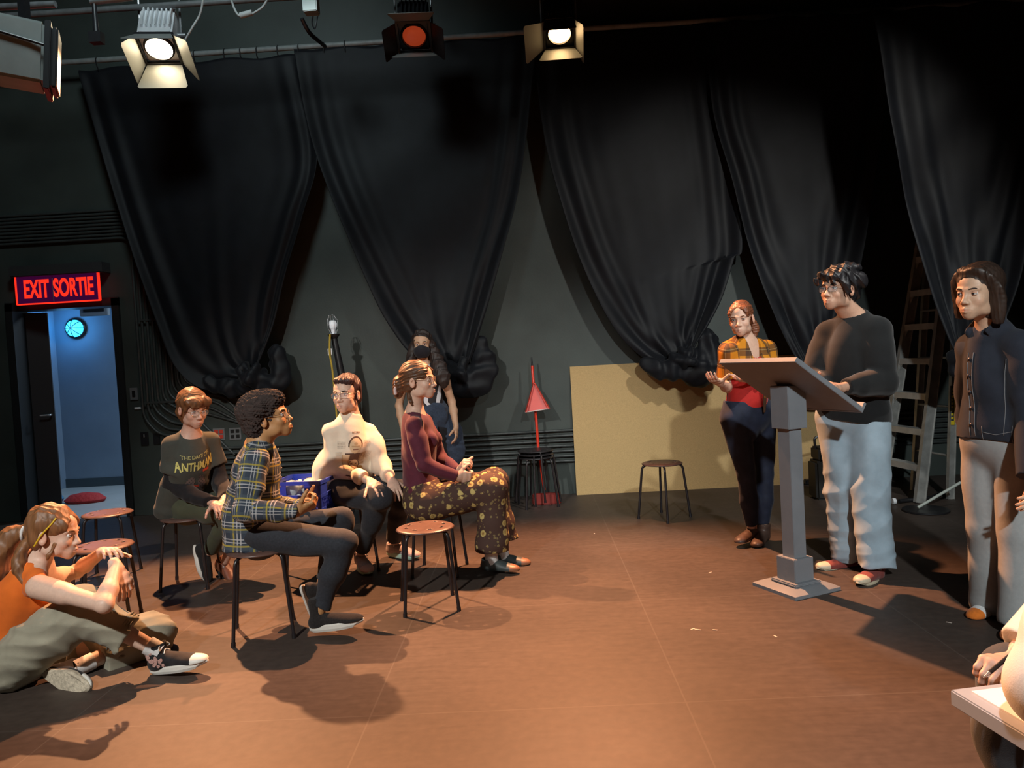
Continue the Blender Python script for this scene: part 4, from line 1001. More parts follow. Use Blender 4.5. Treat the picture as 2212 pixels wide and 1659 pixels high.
S_4 = A(748, 1060, 5.05); stool(S_4[:2], .5, 'stool under the person in the cream sweatshirt', True)
c, a = by_front(FL(889, 1248), FL(990, 1247)); stool(c, a, 'stool under the person in floral trousers'); S_5 = c
c = FL(1437, 1120)[:2]; stool(c+[0.0, .03], PI/4-.05, 'empty stool standing alone in front of the tan board')
S_K = FL(1163, 1092)[:2]
for i, (lab) in enumerate(['black stool at the bottom of the stack of three by the back wall', 'black stool in the middle of the stack of three by the back wall', 'black stool on top of the stack of three by the back wall']):
    stool(S_K, .25+i*.42, lab, True, .0+i*.030, 'three stacked black stools')
S_L = A(232, 1106, 5.15); stool(S_L[:2], .2, 'empty stool behind the head of the person sitting on the floor')
S_M = A(222, 1203, 4.15); stool(S_M[:2], .3, 'empty stool half hidden behind the hands of the person on the floor')
# ---------------------------------------------------------------- blue crate
m_crate = mat('blue_plastic', (.02, .05, .42), .35, nz=(20, .08)); cx, cy = S_C[0]+.02, S_C[1]-.01
t = thing('milk_crate', 'blue plastic crate of round lamps standing on a stool', 'crate', (cx, cy, .45)); Mx = Matrix.Translation((cx, cy, .4515)) @ Matrix.Rotation(-.12, 4, 'Z')
b_ = MB(); W_, H_ = .165, .20
b_.box((-W_, -W_, 0), (W_, W_, .008), Mx)
for k in range(4):
    Mk = Mx @ Matrix.Rotation(k*PI/2, 4, 'Z')
    for x in (-W_, W_-.018): b_.box((x, -W_, 0), (x+.018, -W_+.014, H_), Mk)
    b_.box((-W_, -W_-.004, H_-.022), (W_, -W_+.012, H_), Mk); b_.box((-W_, -W_-.002, H_-.105), (W_, -W_+.008, H_-.085), Mk); b_.box((-W_, -W_-.002, 0), (W_, -W_+.008, .03), Mk)
    b_.box((-W_, -W_, H_-.09), (-.06, -W_+.008, H_), Mk); b_.box((.06, -W_, H_-.09), (W_, -W_+.008, H_), Mk)
    for i in range(15):
        x = -W_+.02+i*(2*W_-.04)/14
        b_.poly([Mk @ Vector((x-.003, -W_, .03)), Mk @ Vector((x+.003, -W_, .03)), Mk @ Vector((x+.003+(.035 if i < 13 else 0), -W_, H_-.09)), Mk @ Vector((x-.003+(.035 if i < 13 else 0), -W_, H_-.09))], (Mk.to_3x3() @ Vector((0, .006, 0)))[:])
        if i > 1: b_.poly([Mk @ Vector((x-.003, -W_, .03)), Mk @ Vector((x+.003, -W_, .03)), Mk @ Vector((x+.003-.035, -W_, H_-.09)), Mk @ Vector((x-.003-.035, -W_, H_-.09))], (Mk.to_3x3() @ Vector((0, .006, 0)))[:])
b_.build('basket', m_crate, t)
for i, (x, y_, z_) in enumerate(((-.07, -.06, .23), (.05, -.07, .235), (.0, .06, .225), (.09, .05, .22), (-.09, .07, .21), (-.02, -.10, .12))):
    p = Mx @ Vector((x, y_, z_-.085)); g = MB().lathe([(0, .052), (.03, .045), (.047, .02), (.05, 0), (.045, -.02), (.02, -.05), (.016, -.075), (0, -.078)], Matrix.Translation(p) @ Matrix.Rotation(.5*i, 4, 'X'), 20)
    o = g.build('light_bulb', mat('bulb_glass', (.55, .62, .6), .18, spec=.7, coat=.5)); tag(o, 'round pale glass bulb lying in the blue crate', 'bulb', 'glass bulbs in the blue crate')
# ---------------------------------------------------------------- ghost light
g0 = A(737, 1090, 6.7); g1 = A(721, 722, 6.7); base = np.array([g0[0], 6.7, 0.]); tp = g1
t = thing('ghost_light', 'tall black lamp post with a bare caged bulb behind the person in the cream sweatshirt', 'lamp', (base[0], base[1], 0))
bx = g1[0]+.05; MB().lathe([(0, 0), (.24, 0), (.24, .03), (.05, .06), (0, .06)], Matrix.Translation((bx, 6.7, 0))).build('base', m_black, t)
MB().tube([(bx, 6.7, .05), (bx-.005, 6.7, tp[2]-.35), (tp[0], 6.7, tp[2]-.02)], [.035, .032, .026], 14).lathe([(.026, -.04), (.05, -.01), (.052, .0), (.03, .004), (0, .004)], Matrix.Translation(tuple(tp))).build('post', m_black, t)
MB().lathe([(0, 0), (.018, 0), (.018, .04), (.032, .065), (.036, .09), (.028, .115), (0, .125)], Matrix.Translation((tp[0]-.003, 6.7, tp[2]))).build('bulb', mat('frosted_bulb', (.7, .72, .74), .3, emit=(.6, .65, .7), es=.25), t)
cg = MB()
for k in range(6):
    a = k*PI/3; cg.tube([(tp[0]+.02*math.cos(a), 6.7+.02*math.sin(a), tp[2]), (tp[0]-.004+.042*math.cos(a), 6.7+.042*math.sin(a), tp[2]+.05), (tp[0]-.006+.045*math.cos(a), 6.7+.045*math.sin(a), tp[2]+.12), (tp[0]-.01+.02*math.cos(a), 6.7+.02*math.sin(a), tp[2]+.165), (tp[0]-.01, 6.7, tp[2]+.17)], .0018, 5)
for z_, r_ in ((.05, .043), (.12, .045)): cg.tube([(tp[0]-.006+r_*math.cos(2*PI*k/16), 6.7+r_*math.sin(2*PI*k/16), tp[2]+z_) for k in range(16)], .0018, 5, closed=True)
cg.build('cage', m_steel, t)
MB().tube(crv([A(713, 722, 6.62), A(712, 760, 6.62), A(718, 800, 6.62), A(724, 860, 6.62), A(730, 930, 6.62)], 6), .0085, 8).build('cord', mat('yellow_cord', (.42, .30, .04), .5), t)
MB().box(A(713, 760, 6.64)-[.018, .01, .03], A(713, 760, 6.64)+[.018, .01, .03], bev=.003).build('cord_label', mat('white_plastic', (.65, .67, .7), .5), t)
# ---------------------------------------------------------------- long handled dustpan
m_dp = mat('red_plastic', (.62, .035, .015), .3, nz=(10, .05)); Yd = 7.05
t = thing('dustpan', 'red long-handled dustpan leaning on the back wall behind the stacked stools', 'dustpan', (A(1180, 1062, Yd)[0], Yd, 0))
P_ = lambda x, y_, dy=0.: A(x, y_, Yd+dy)
MB().tube([P_(1149.5, 790, .10), P_(1163, 970), P_(1176, 1058, -.02)], .013, 12).build('handle', m_dp, t)
MB().tube([P_(1148, 772, .11), P_(1149.5, 792, .10)], [.006, .011], 10).build('grip', m_black, t)
q = [P_(1151, 828, .03), P_(1156, 828, .03), P_(1187, 882, -.02), P_(1134, 890, -.02)]
b_ = MB(); b_.poly(q, (0, .05, 0)); b_.poly([q[0], q[3], q[3]+[.012, -.05, 0], q[0]+[.006, -.03, 0]], (.006, 0, 0)); b_.poly([q[1], q[2], q[2]+[-.012, -.05, 0], q[1]+[-.006, -.03, 0]], (.006, 0, 0)); b_.build('pan', m_dp, t)
MB().cyl(q[3]+[0, 0, -.003], q[2]+[0, 0, -.003], .005).build('lip', mat('pale_lip', (.6, .5, .48), .5), t)
e_ = P_(1180, 1066, -.05); MB().box((e_[0]-.13, Yd-.16, 0.0), (e_[0]+.13, Yd-.09, .10), bev=.01).box((e_[0]-.12, Yd-.1, .03), (e_[0]+.12, Yd+.02, .05)).build('broom_head', mat('dull_red_plastic', (.20, .02, .015), .4), t)
# ---------------------------------------------------------------- lectern
m_lec = mat('lectern_grey', (.20, .215, .235), .45, nz=(10, .06), bump=(80, .1, .002))
cn = [FL(1627, 1258, .02), FL(1720, 1291, .02), FL(1814, 1266, .02)]; ctr = (cn[0]+cn[2])/2; ax_ = cn[1]-cn[0]; ang = math.atan2(ax_[1], ax_[0]); 
bs = np.linalg.norm(cn[1][:2]-cn[0][:2])
t = thing('lectern', 'grey wooden lectern with a square post and tilted reading board', 'lectern', (ctr[0], ctr[1], 0)); Lx = Matrix.Translation((ctr[0], ctr[1], 0)) @ Matrix.Rotation(ang, 4, 'Z')
hb = bs/2
b_ = MB(); pr = [(hb, 0), (hb, .018), (hb-.03, .034), (0, .034)]
v = []; 
for r_, z_ in pr[:3]:
    for sx_, sy_ in ((-1, -1), (1, -1), (1, 1), (-1, 1)): v.append((Lx @ Vector((sx_*r_, sy_*r_, z_)))[:])
fs = [[3, 2, 1, 0], [8, 9, 10, 11]]+[[j*4+i, j*4+(i+1) % 4, (j+1)*4+(i+1) % 4, (j+1)*4+i] for j in range(2) for i in range(4)]
b_.add(v, fs); b_.build('base', m_lec, t)
MB().box((-.095, -.095, .034), (.095, .095, .052), Lx, .006).box((-.068, -.068, .05), (.068, .068, .178), Lx, .003).build('foot_collar', m_lec, t)
MB().box((-.044, -.044, .17), (.044, .044, 1.10), Lx, .002).build('post', m_lec, t)
MB().box((-.066, -.066, .885), (.066, .066, 1.12), Lx, .003).build('head_collar', m_lec, t)
tilt = math.radians(33); Bm = Lx @ Matrix.Translation((0, .0, 1.125)) @ Matrix.Rotation(-tilt, 4, 'X')
MB().box((-.29, -.26, -.012), (.29, .26, .016), Bm, .002).build('reading_board', m_lec, t)
MB().box((-.29, .262, -.012), (.29, .28, .045), Bm, .002).build('paper_ledge', m_lec, t)
# ---------------------------------------------------------------- step ladder
m_al = mat('ladder_aluminium', (.42, .42, .40), .42, metal=.55, nz=(14, .2)); m_al2 = mat('ladder_tread', (.50, .50, .48), .45, metal=.4, nz=(14, .15))
lc = FL(1960, 1085); f2 = FL(1986, 1086); f1 = A(1928, 1062, 6.55)
f1 = np.array([f1[0], f1[1], 0.]); f2 = np.array([f2[0], f2[1], 0.])
ax_ = nrm(f2-f1); wid = .50; f1 = f2-ax_*wid; nn = np.array([-ax_[1], ax_[0], 0.]); nn = nn if nn[0] > 0 else -nn   # back side of the ladder
t = thing('step_ladder', 'tall aluminium step ladder standing behind the drape at the right', 'ladder', ((f1+f2)/2))
Hl = 2.35; lean = .46
def rail(p, q, w_, d_, side, name, m=m_al):
    ax = nrm(q-p); s_ = nrm(side-ax*(side@ax)); n_ = np.cross(ax, s_); b_ = MB(); a = s_*w_/2; c_ = n_*d_/2
    v = [p-a-c_, p+a-c_, p+a+c_, p-a+c_, q-a-c_, q+a-c_, q+a+c_, q-a+c_]
    b_.add(v, [[3, 2, 1, 0], [4, 5, 6, 7], [0, 1, 5, 4], [1, 2, 6, 5], [2, 3, 7, 6], [3, 0, 4, 7]])
    for e_ in (-1, 1):   # flange lips
        v2 = [x+n_*0 for x in v]; b_.add([p+a*e_-c_*1.5, p+a*e_*1.15-c_*1.5, p+a*e_*1.15+c_*1.5, p+a*e_+c_*1.5, q+a*e_-c_*1.5, q+a*e_*1.15-c_*1.5, q+a*e_*1.15+c_*1.5, q+a*e_+c_*1.5], [[3, 2, 1, 0], [4, 5, 6, 7], [0, 1, 5, 4], [1, 2, 6, 5], [2, 3, 7, 6], [3, 0, 4, 7]])
    return b_.build(name, m, t)
taper = .085; topc = lambda p, sgn: p+np.array([0, 0, Hl])+nn*lean+ax_*sgn*taper
r1a, r1b = f1, topc(f1, 1); r2a, r2b = f2, topc(f2, -1)
rail(r1a, r1b, .075, .025, nn, 'side_rail'); rail(r2a, r2b, .075, .025, nn, 'side_rail')
k1 = f1+nn*.30+ax_*.03; k2 = f2+nn*.30-ax_*.03
rail(k1, r1b+nn*.04, .05, .022, nn, 'rear_rail'); rail(k2, r2b+nn*.04, .05, .022, nn, 'rear_rail')
for i in range(7):
    h_ = (.30+.285*i)/Hl; a = r1a+(r1b-r1a)*h_; b2 = r2a+(r2b-r2a)*h_; b_ = MB(); dn = np.array([0, 0, -.026])
    b_.poly([a-nn*.045, b2-nn*.045, b2+nn*.035, a+nn*.035], dn)
    b_.poly([a-nn*.045+dn, b2-nn*.045+dn, b2-nn*.041+dn, a-nn*.041+dn], (0, 0, -.025)); b_.build('step', m_al2, t)
    for p, sg in ((a, 1), (b2, -1)): MB().poly([p-nn*.04+dn, p-nn*.04+dn+ax_*sg*.07, p-nn*.04+dn+[0, 0, -.09]], nn*.004).build('gusset', m_al, t)
for i in range(5):
    h_ = (.35+.4*i)/Hl; a = k1+(r1b-k1)*h_; b2 = k2+(r2b-k2)*h_; MB().cyl(a, b2, .010, n=8).build('rear_brace', m_al, t)
MB().box((-.17, -.09, 0), (.17, .09, .05), M4(np.stack([ax_, nn, [0, 0, 1]], 1), (r1b+r2b)/2+[0, 0, -.01])).build('top_cap', m_al2, t)
# warning sticker on the near rail
hh_ = .86/Hl; a = r2a+(r2b-r2a)*hh_; sd = nrm(r2b-r2a)
n_out = ax_; ks = [a+ax_*.016+nn*.06-sd*.0, a+ax_*.016+nn*.10, a+ax_*.016+nn*.10-sd*.34, a+ax_*.016+nn*.06-sd*.34]
kk = k2+(r2b-k2)*(.92/Hl); sk_ = nrm(r2b-k2); uu = nrm(nn-sk_*(nn@sk_)); oo = np.cross(uu, sk_); oo = oo if oo@ax_ > 0 else -oo
c_ = kk+oo*.0135; MB().poly([c_-uu*.022, c_+uu*.022, c_+uu*.022-sk_*.32, c_-uu*.022-sk_*.32], oo*.001).build('warning_sticker', mat('sticker_dark', (.05, .05, .045), .4), t)
MB().poly([c_-uu*.019-sk_*.285, c_+uu*.019-sk_*.285, c_+uu*.019-sk_*.318, c_-uu*.019-sk_*.318], oo*.002).poly([c_+uu*.014-sk_*.01, c_+uu*.021-sk_*.01, c_+uu*.021-sk_*.29, c_+uu*.014-sk_*.29], oo*.002).build('sticker_band', mat('sticker_yellow', (.65, .48, .02), .4), t)
Rl = np.stack([-sk_, uu, oo], 1) if np.cross(-sk_, uu)@oo > 0 else np.stack([sk_, uu, oo], 1)
textmesh('sticker_lettering', 'WERNER', .034, mat('sticker_yellow', (.65, .48, .02), .4), M4(Rl, c_-sk_*.14+oo*.0015), t, ext=.0005, sx=1.6) if False else None
lb = MB()
for i in range(9):
    p = c_-sk_*(.02+i*.029)+oo*.001; lb.poly([p-uu*.012, p+uu*.008, p+uu*.008-sk_*.018, p-uu*.012-sk_*.018] if i % 3 else [p-uu*.012, p+uu*.0, p+uu*.0-sk_*.018, p-uu*.012-sk_*.018], oo*.001)
lb.build('sticker_marks', mat('sticker_yellow', (.65, .48, .02), .4), t)
# ---------------------------------------------------------------- things on the floor at the right
b0 = FL(2000, 1104); t = thing('mop_stand', 'pale pole slanting out of a black round base in front of the ladder', 'stand', b0)
MB().lathe([(0, .004), (.165, .004), (.165, .016), (.03, .022), (0, .022)], Matrix.Translation((b0[0], b0[1], 0))).build('base', m_black, t)
MB().tube([(b0[0]-.06, b0[1], .03), A(2075, 1042, 5.95)], .011, 10).build('pole', mat('pale_pole', (.42, .46, .42), .5), t)
q = FL(1931, 1082, .03); t = thing('cable_plug', 'small black cable end with a white cap on the floor beside the blue jeans', 'cable', q)
MB().tube([(q[0]+.05, q[1]+.02, .022), (q[0]+.35, q[1]+.1, .02), (q[0]+.55, q[1]+.3, .02)], .016, 8).build('cord', m_black, t)
MB().lathe([(0, -.012), (.024, -.012), (.027, 0), (.024, .012), (0, .012)], Matrix.Translation((q[0], q[1], .028)) @ Matrix.Rotation(PI/2, 4, 'Y')).build('cap', mat('white_plastic', (.65, .67, .7), .5), t)
q = A(1768, 1000, 6.6); t = thing('tool_case', 'black upright case with a loop handle against the tan board, behind the jeans', 'case', (q[0]+.03, 6.6, 0))
MB().box((q[0]-.06, 6.5, .0), (q[0]+.2, 6.7, .33), bev=.02).box((q[0]-.03, 6.5, .33), (q[0]+.16, 6.7, .44), bev=.015).build('case', mat('case_black', (.02, .019, .018), .5), t)
MB().tube(fillet([(q[0]-.02, 6.6, .42), (q[0]-.03, 6.6, .52), (q[0]+.09, 6.6, .545), (q[0]+.11, 6.6, .44)], .03), .011, 8).build('handle', m_black, t)
q = FL(1748, 1046); o = MB().box((q[0]-.05, q[1]-.05, 0), (q[0]+.2, q[1]+.03, .05), bev=.01).build('rubber_block', m_black); tag(o, 'low black block on the floor at the right end of the tan board', 'block')
rs = np.random.RandomState(5)
for i, (px, py) in enumerate(((1534, 1237), (1505, 1360), (1496, 1359), (1545, 1361), (1284, 1153), (1675, 1375), (2050, 1345))):
    q = FL(px, py); o = MB().box((-.012-.01*(i == 1), -.004, 0), (.012, .004, .0012), Matrix.Translation((q[0], q[1], .0005)) @ Matrix.Rotation(rs.rand()*3, 4, 'Z')).build('paint_chip', mat('chip', (.5, .42, .36), .8)); tag(o, 'tiny pale scrap lying on the stage floor', 'scrap', 'pale scraps on the floor')
# ================================================================ the people
def J_(hr, **k):
    d = {n: (A(*v) if len(v) == 3 and max(abs(x) for x in v) > 20 else np.array(v, float)) for n, v in k.items()}; d['hr'] = hr; return d
FAIR = (.56, .36, .27); PALE = (.60, .41, .32)
m_white = mat('white_rubber', (.62, .62, .58), .5); m_sock = cloth('sock_white', (.6, .6, .6)); m_jean_dk = cloth('dark_denim', (.022, .026, .034), .8, (90, .2), (600, .4, .001))
m_gold = mat('glasses_gold', (.45, .33, .2), .25, metal=.9); m_gdk = mat('glasses_dark', (.05, .04, .04), .3, metal=.4)
def skin_hair(n, c, **k): return hair_mat(n, c, **k)
# ---- 1. person in the plaid shirt with the round curly hair
J = J_((2, 11, -2), head=(583, 903, 3.97), neck=(557, 962, 3.98), pel=(548, 1148, 3.98), chest=(553, 1010, 3.98), waist=(545, 1085, 3.98),
       shR=(546, 990, 3.80), shL=(560, 985, 4.17), elR=(530, 1104, 3.72), elL=(556, 1098, 4.25), wrR=(642, 1106, 3.74), wrL=(655, 1092, 4.06),
       hipR=(560, 1160, 3.88), hipL=(562, 1152, 4.10), knR=(741, 1172, 3.84), knL=(736, 1122, 4.02), anR=(690, 1322, 3.82), anL=(692, 1275, 4.06))
P = person('seated person in a blue and yellow plaid shirt with round curly dark hair', J, (.40, .215, .095), s=.98, hs=1.0, jaw=.95, nose=.9,
           hands={'R': dict(f=A(675, 1090, 3.76)-A(642, 1106, 3.74), n=(0, .5, .85), t=1, c=(.95, .95, .95, .95), th=.6), 'L': dict(f=A(690, 1083, 4.0)-A(655, 1092, 4.06), n=(0, -.7, .7), t=-1, c=(1.0, 1.0, 1.0, 1.0), th=.7)})
eyes(P, (.04, .02, .01), look=(.0, .1), brow=(.02, .012, .01))
hair(P, [('e', (0, -.045, .055), (.112, .118, .105)), ('e', (0, .01, .085), (.090, .090, .062)), ('e', (0, -.075, -.01), (.088, .075, .085))], hair_mat('afro_hair', (.028, .018, .016), (60, 60, 60), .85, .5, .9), 3, .0075, 170, (1, 1, 1),
     face=[('e', (0, .125, -.02), (.078, .075, .085)), ('e', (0, .09, -.08), (.09, .09, .06)), ('e', (.088, .01, -.015), (.03, .026, .034)), ('e', (-.088, .01, -.015), (.03, .026, .034))], ridge=True)
glasses(P, m_gdk, .024, .0165, False)
# plaid cloth
def plaid(name, base, bars, rough=.85):
    if name in MATS: return MATS[name]
    m = bpy.data.materials.new(name); m.use_nodes = True; nt = m.node_tree; N = nt.nodes; L = nt.links; b = N['Principled BSDF']; b.inputs['Roughness'].default_value = rough; b.inputs['Specular IOR Level'].default_value = .2
    at = N.new('ShaderNodeAttribute'); at.attribute_name = 'pc'; sp = N.new('ShaderNodeSeparateXYZ'); L.new(at.outputs['Vector'], sp.inputs[0])
    cur = None; c0 = (*base, 1)
    for ax in ('X', 'Y'):
        for (per, ph, wd, col, a) in bars:
            ad = N.new('ShaderNodeMath'); ad.operation = 'ADD'; ad.inputs[1].default_value = 10+ph; L.new(sp.outputs[ax], ad.inputs[0])
            md = N.new('ShaderNodeMath'); md.operation = 'MODULO'; md.inputs[1].default_value = per; L.new(ad.outputs[0], md.inputs[0])
            lt_ = N.new('ShaderNodeMath'); lt_.operation = 'LESS_THAN'; lt_.inputs[1].default_value = wd; L.new(md.outputs[0], lt_.inputs[0])
            ml = N.new('ShaderNodeMath'); ml.operation = 'MULTIPLY'; ml.inputs[1].default_value = a; L.new(lt_.outputs[0], ml.inputs[0])
            mx = N.new('ShaderNodeMix'); mx.data_type = 'RGBA'; L.new(ml.outputs[0], mx.inputs[0]); mx.inputs[7].default_value = (*col, 1)
            if cur is None: mx.inputs[6].default_value = c0
            else: L.new(cur, mx.inputs[6])
            cur = mx.outputs[2]
    L.new(cur, b.inputs['Base Color']); MATS[name] = m; return m
m_plaid1 = plaid('plaid_blue', (.030, .042, .062), [(.085, .0, .026, (.055, .075, .095), .6), (.085, .036, .0055, (.42, .44, .46), .65), (.085, .052, .0055, (.42, .44, .46), .65), (.085, .071, .008, (.36, .30, .04), .7)])
def col1(F_, f):
    if f['part'] == 'arms': return
    
    nk, up, fw = f['nk'], f['up'], f['fw']; F_.cone(nk+up*.0-fw*.01, nk+up*.048+fw*.004, .068, .060, .012)
    F_.ssw([f['wa'], f['bot']-f['up']*.02], [.165, .18], [.125, .135], f['sh'], .03)
g = top(P, 'shirt', m_plaid1, 1., w=(.95, 1.05, 1.12, 1.08), d=(.95, 1.0, 1.12, 1.15), slr=(.074, .064, .044), low=.075, neckhole=.054, neckdrop=-.028, amp=.0075, freq=30, seed=3, uvf=top_uv(P), extra=col1)
for i in range(6):
    pt = lay(g, P, J['chest']-P['fr']['up']*(.05*i-.1), P['sh'], P['fr']['up'], P['fr']['fw'], [(.0, 0)], .004)[0]
    if pt is not None: bt = MB().cyl(pt, pt+P['fr']['fw']*.003, .006, n=10); mesh_obj('button', bt.v, bt.f, mat('shirt_button', (.5, .48, .42), .4), g, True)
trousers(P, 'trousers', m_jean_dk, (.088, .070, .060, .050), (.155, .125), -.01, .93, .006, 22, 5, ends={'R': .93, 'L': .86})
m_knit = cloth('black_knit', (.018, .016, .016), .9, (120, .3), (700, .6, .001))
shoe(P, J['anR'], A(760, 1340, 3.80)-A(640, 1360, 3.84), kind='sock', m_up=m_knit, m_sole=m_white, L_=.285, sole_t=.036, label='black knit trainer flat on the floor')
shoe(P, J['anL'], A(700, 1325, 4.12)-A(672, 1262, 4.0), up=(.9, .0, .42), kind='sock', m_up=m_knit, m_sole=m_white, L_=.285, sole_t=.036, label='black knit trainer with the heel raised')

# ---- 2. person in the printed dark t-shirt
J = J_((-42, -14, 0), head=(417, 884, 4.80), neck=(412, 940, 4.86), pel=(398, 1086, 4.96), chest=(410, 990, 4.86), waist=(402, 1050, 4.92),
       shR=(367, 957, 4.80), shL=(455, 950, 4.98), elR=(372, 1050, 4.82), elL=(474, 1035, 4.97), wrR=(463, 1088, 4.70), wrL=(484, 1082, 4.74),
       hipR=(388, 1092, 4.88), hipL=(425, 1090, 5.02), knR=(506, 1110, 4.72), knL=(530, 1095, 4.88), anR=(452, 1192, 4.90), anL=(486, 1212, 5.02))
P = person('seated person with short reddish hair in a dark printed t-shirt over black sleeves', J, (.50, .31, .24), s=.97, hs=1.0, jaw=.95, nose=.9, female=True,
           hands={'R': dict(f=A(492, 1108, 4.52)-A(463, 1088, 4.70), n=(0, .2, -1), t=-1, c=(.5, .55, .6, .6)), 'L': dict(f=A(478, 1112, 4.62)-A(484, 1082, 4.74), n=(-.2, .2, -1), t=1, c=(.5, .55, .6, .6))})
eyes(P, (.08, .05, .03), look=(.1, -.25), brow=(.12, .06, .03))
m_h2 = hair_mat('copper_brown_hair', (.115, .050, .020), (80, 80, 10), .38)
hair(P, [('e', (0, -.026, .048), (.089, .110, .090)), ('e', (0, -.055, -.02), (.080, .080, .095)), ('e', (.025, .062, .062), (.062, .040, .036)), ('e', (-.05, .055, .060), (.042, .040, .034)), ('c', (.060, .060, .060), (.078, .040, .0), .022, .010), ('c', (-.060, .060, .060), (-.078, .035, .0), .022, .010), ('c', (.02, .085, .065), (.05, .092, .034), .016, .006), ('c', (-.01, .085, .065), (.012, .100, .038), .014, .005)],
     m_h2, 5, .004, 110, (1, 1, .22), face=[('e', (0, .118, -.045), (.058, .055, .080)), ('e', (.088, .018, -.022), (.022, .03, .03)), ('e', (-.088, .018, -.022), (.022, .03, .03)), ('e', (0, .09, -.11), (.09, .09, .05))])
glasses(P, m_gold, .0245, .0185, True)
m_tee = cloth('dark_tee', (.042, .046, .040), .85, (30, .08), (400, .25, .001))
m_blk = cloth('black_cotton', (.010, .010, .012), .9, (50, .2), (400, .3, .001))
top(P, 'undershirt', m_blk, 1., w=(.7, .72, .75, .75), d=(.7, .72, .75, .75), slr=(.050, .056, .042), shw=.028, low=0, neckhole=.075, amp=.006, freq=34, seed=9)
g = top(P, 't_shirt', m_tee, .32, w=(1.0, 1.08, 1.18, 1.15), d=(.95, 1.05, 1.12, 1.15), slr=(.074, .080, .05), low=.06, neckhole=.066, neckdrop=.012, amp=.006, freq=24, seed=6)
f = P['fr']; tin = rast('THE DAYS OF', .030, .9, .0006); tin2 = rast('ANTHMAN', .075, .62, .0022)
def ant(U, V):
    C = np.full(U.shape+(3,), np.nan)
    V2 = V-.18*U
    wob = .0035*np.sin(U*260)*(V < .06)
    m1 = tin(U+.005, V2-.112); m2 = tin2(U, (V2-.052+wob))
    C[m2] = (.50, .48, .16); C[m1] = (.34, .33, .14)
    e1 = (np.abs(U+.035-.2*(V+.08))/.028)**2+((V+.075)/.055)**2 < 1; e2 = (np.abs(U-.045+.2*(V+.08))/.026)**2+((V+.07)/.06)**2 < 1
    e3 = (U/.045)**2+((V+.12)/.045)**2 < 1
    nz_ = np.sin(U*300)*np.sin(V*260) > -.6
    C[(e1 | e2 | e3) & ~m2 & nz_] = (.11, .085, .08)
    C[(np.abs(U-.005) < .020) & (np.abs(V+.085) < .008)] = (.38, .05, .03)
    C[(np.abs(U-.062) < .022) & (np.abs(V2-.012) < .008)] = (.33, .05, .03)
    return C
decal(g, P, 'chest_print', f['ch']-f['up']*.055, -f['sh'], f['up'], f['fw'], ant, .24, .33, 150, 190, 'pale green lettering over a dim drawing')
m_ol = cloth('olive_trousers', (.050, .058, .036), .85, (14, .12))
trousers(P, 'trousers', m_ol, (.096, .076, .060, .048), (.160, .120), -.01, .9, .007, 24, 11)
m_cv = cloth('black_canvas', (.014, .014, .015), .85)
shoe(P, J['anR'], np.array([.25, .05, -1.]), up=(1, -.1, .3), kind='low', m_up=m_cv, m_sole=m_white, L_=.255, label='black canvas shoe hooked on the stool leg, pale sole to the left')
m_br = mat('brown_leather', (.13, .05, .03), .4, nz=(20, .2))
shoe(P, J['anL'], np.array([.5, -.3, -.35]), kind='low', m_up=m_br, m_sole=m_cv, L_=.25, label='shoe resting behind the stool leg')

# ---- 3. person in the cream sweatshirt
J = J_((-103, 1, -2), head=(748, 853, 5.06), neck=(757, 903, 5.11), pel=(738, 1052, 5.10), chest=(752, 950, 5.08), waist=(744, 1010, 5.10),
       shR=(712, 932, 5.00), shL=(798, 927, 5.16), elR=(724, 1012, 4.98), elL=(824, 1002, 5.08), wrR=(800, 1040, 4.80), wrL=(843, 1034, 4.92),
       hipR=(722, 1062, 5.00), hipL=(750, 1055, 5.18), knR=(820, 1076, 4.76), knL=(868, 1060, 5.04), anR=(779, 1196, 5.04), anL=(852, 1172, 5.30))
P = person('seated person in a cream sweatshirt with a brown print, looking left', J, PALE, s=1.0, hs=1.05, jaw=1.02, nose=.9,
           hands={'R': dict(f=A(836, 1064, 4.68)-A(800, 1040, 4.80), n=(.05, .15, -1), t=-1, c=(.22, .25, .28, .3), sp=.12, th=.1), 'L': dict(f=A(858, 1068, 4.84)-A(843, 1034, 4.92), n=(.0, .15, -1), t=1, c=(.25, .28, .3, .32), sp=.10, th=.1)})
eyes(P, (.05, .045, .04), look=(.35, .02), brow=(.03, .02, .018), bt=.0028, brow_lift=-.001)
hair(P, [('e', (0, -.030, .050), (.084, .100, .090)), ('e', (0, -.055, -.015), (.076, .065, .070)), ('e', (.0, .040, .092), (.058, .046, .028)), ('e', (-.03, .040, .086), (.05, .040, .030))], hair_mat('dark_plum_hair', (.040, .020, .022), (90, 90, 14), .45), 7, .0035, 120, (1, 1, .4),
     face=[('e', (0, .128, .005), (.070, .082, .082)), ('e', (.088, .015, -.03), (.022, .035, .05)), ('e', (-.088, .015, -.03), (.022, .035, .05)), ('e', (0, .09, -.11), (.09, .11, .05))])
glasses(P, m_gold, .0255, .018, False)
m_crm = cloth('cream_fleece', (.70, .62, .50), .9, (18, .05), (260, .35, .0015), .2)
def ex4(F_, f):
    if f['part'] == 'arms':
        for q in 'RL':
            b_, w = J['el'+q], J['wr'+q]; F_.cone(b_+(w-b_)*.70, b_+(w-b_)*.84, .058, .050, .02); F_.cone(b_*.95+J['sh'+q]*.05+[0, 0, -.012], b_, .066, .062, .03)
        return
    F_.cone(f['nk']-f['up']*.01, f['nk']+f['up']*.006+f['fw']*.008, .078, .073, .014)
    F_.ssw([f['bot']+f['up']*.05, f['bot']], [.185, .175], [.145, .135], f['sh'], .02)
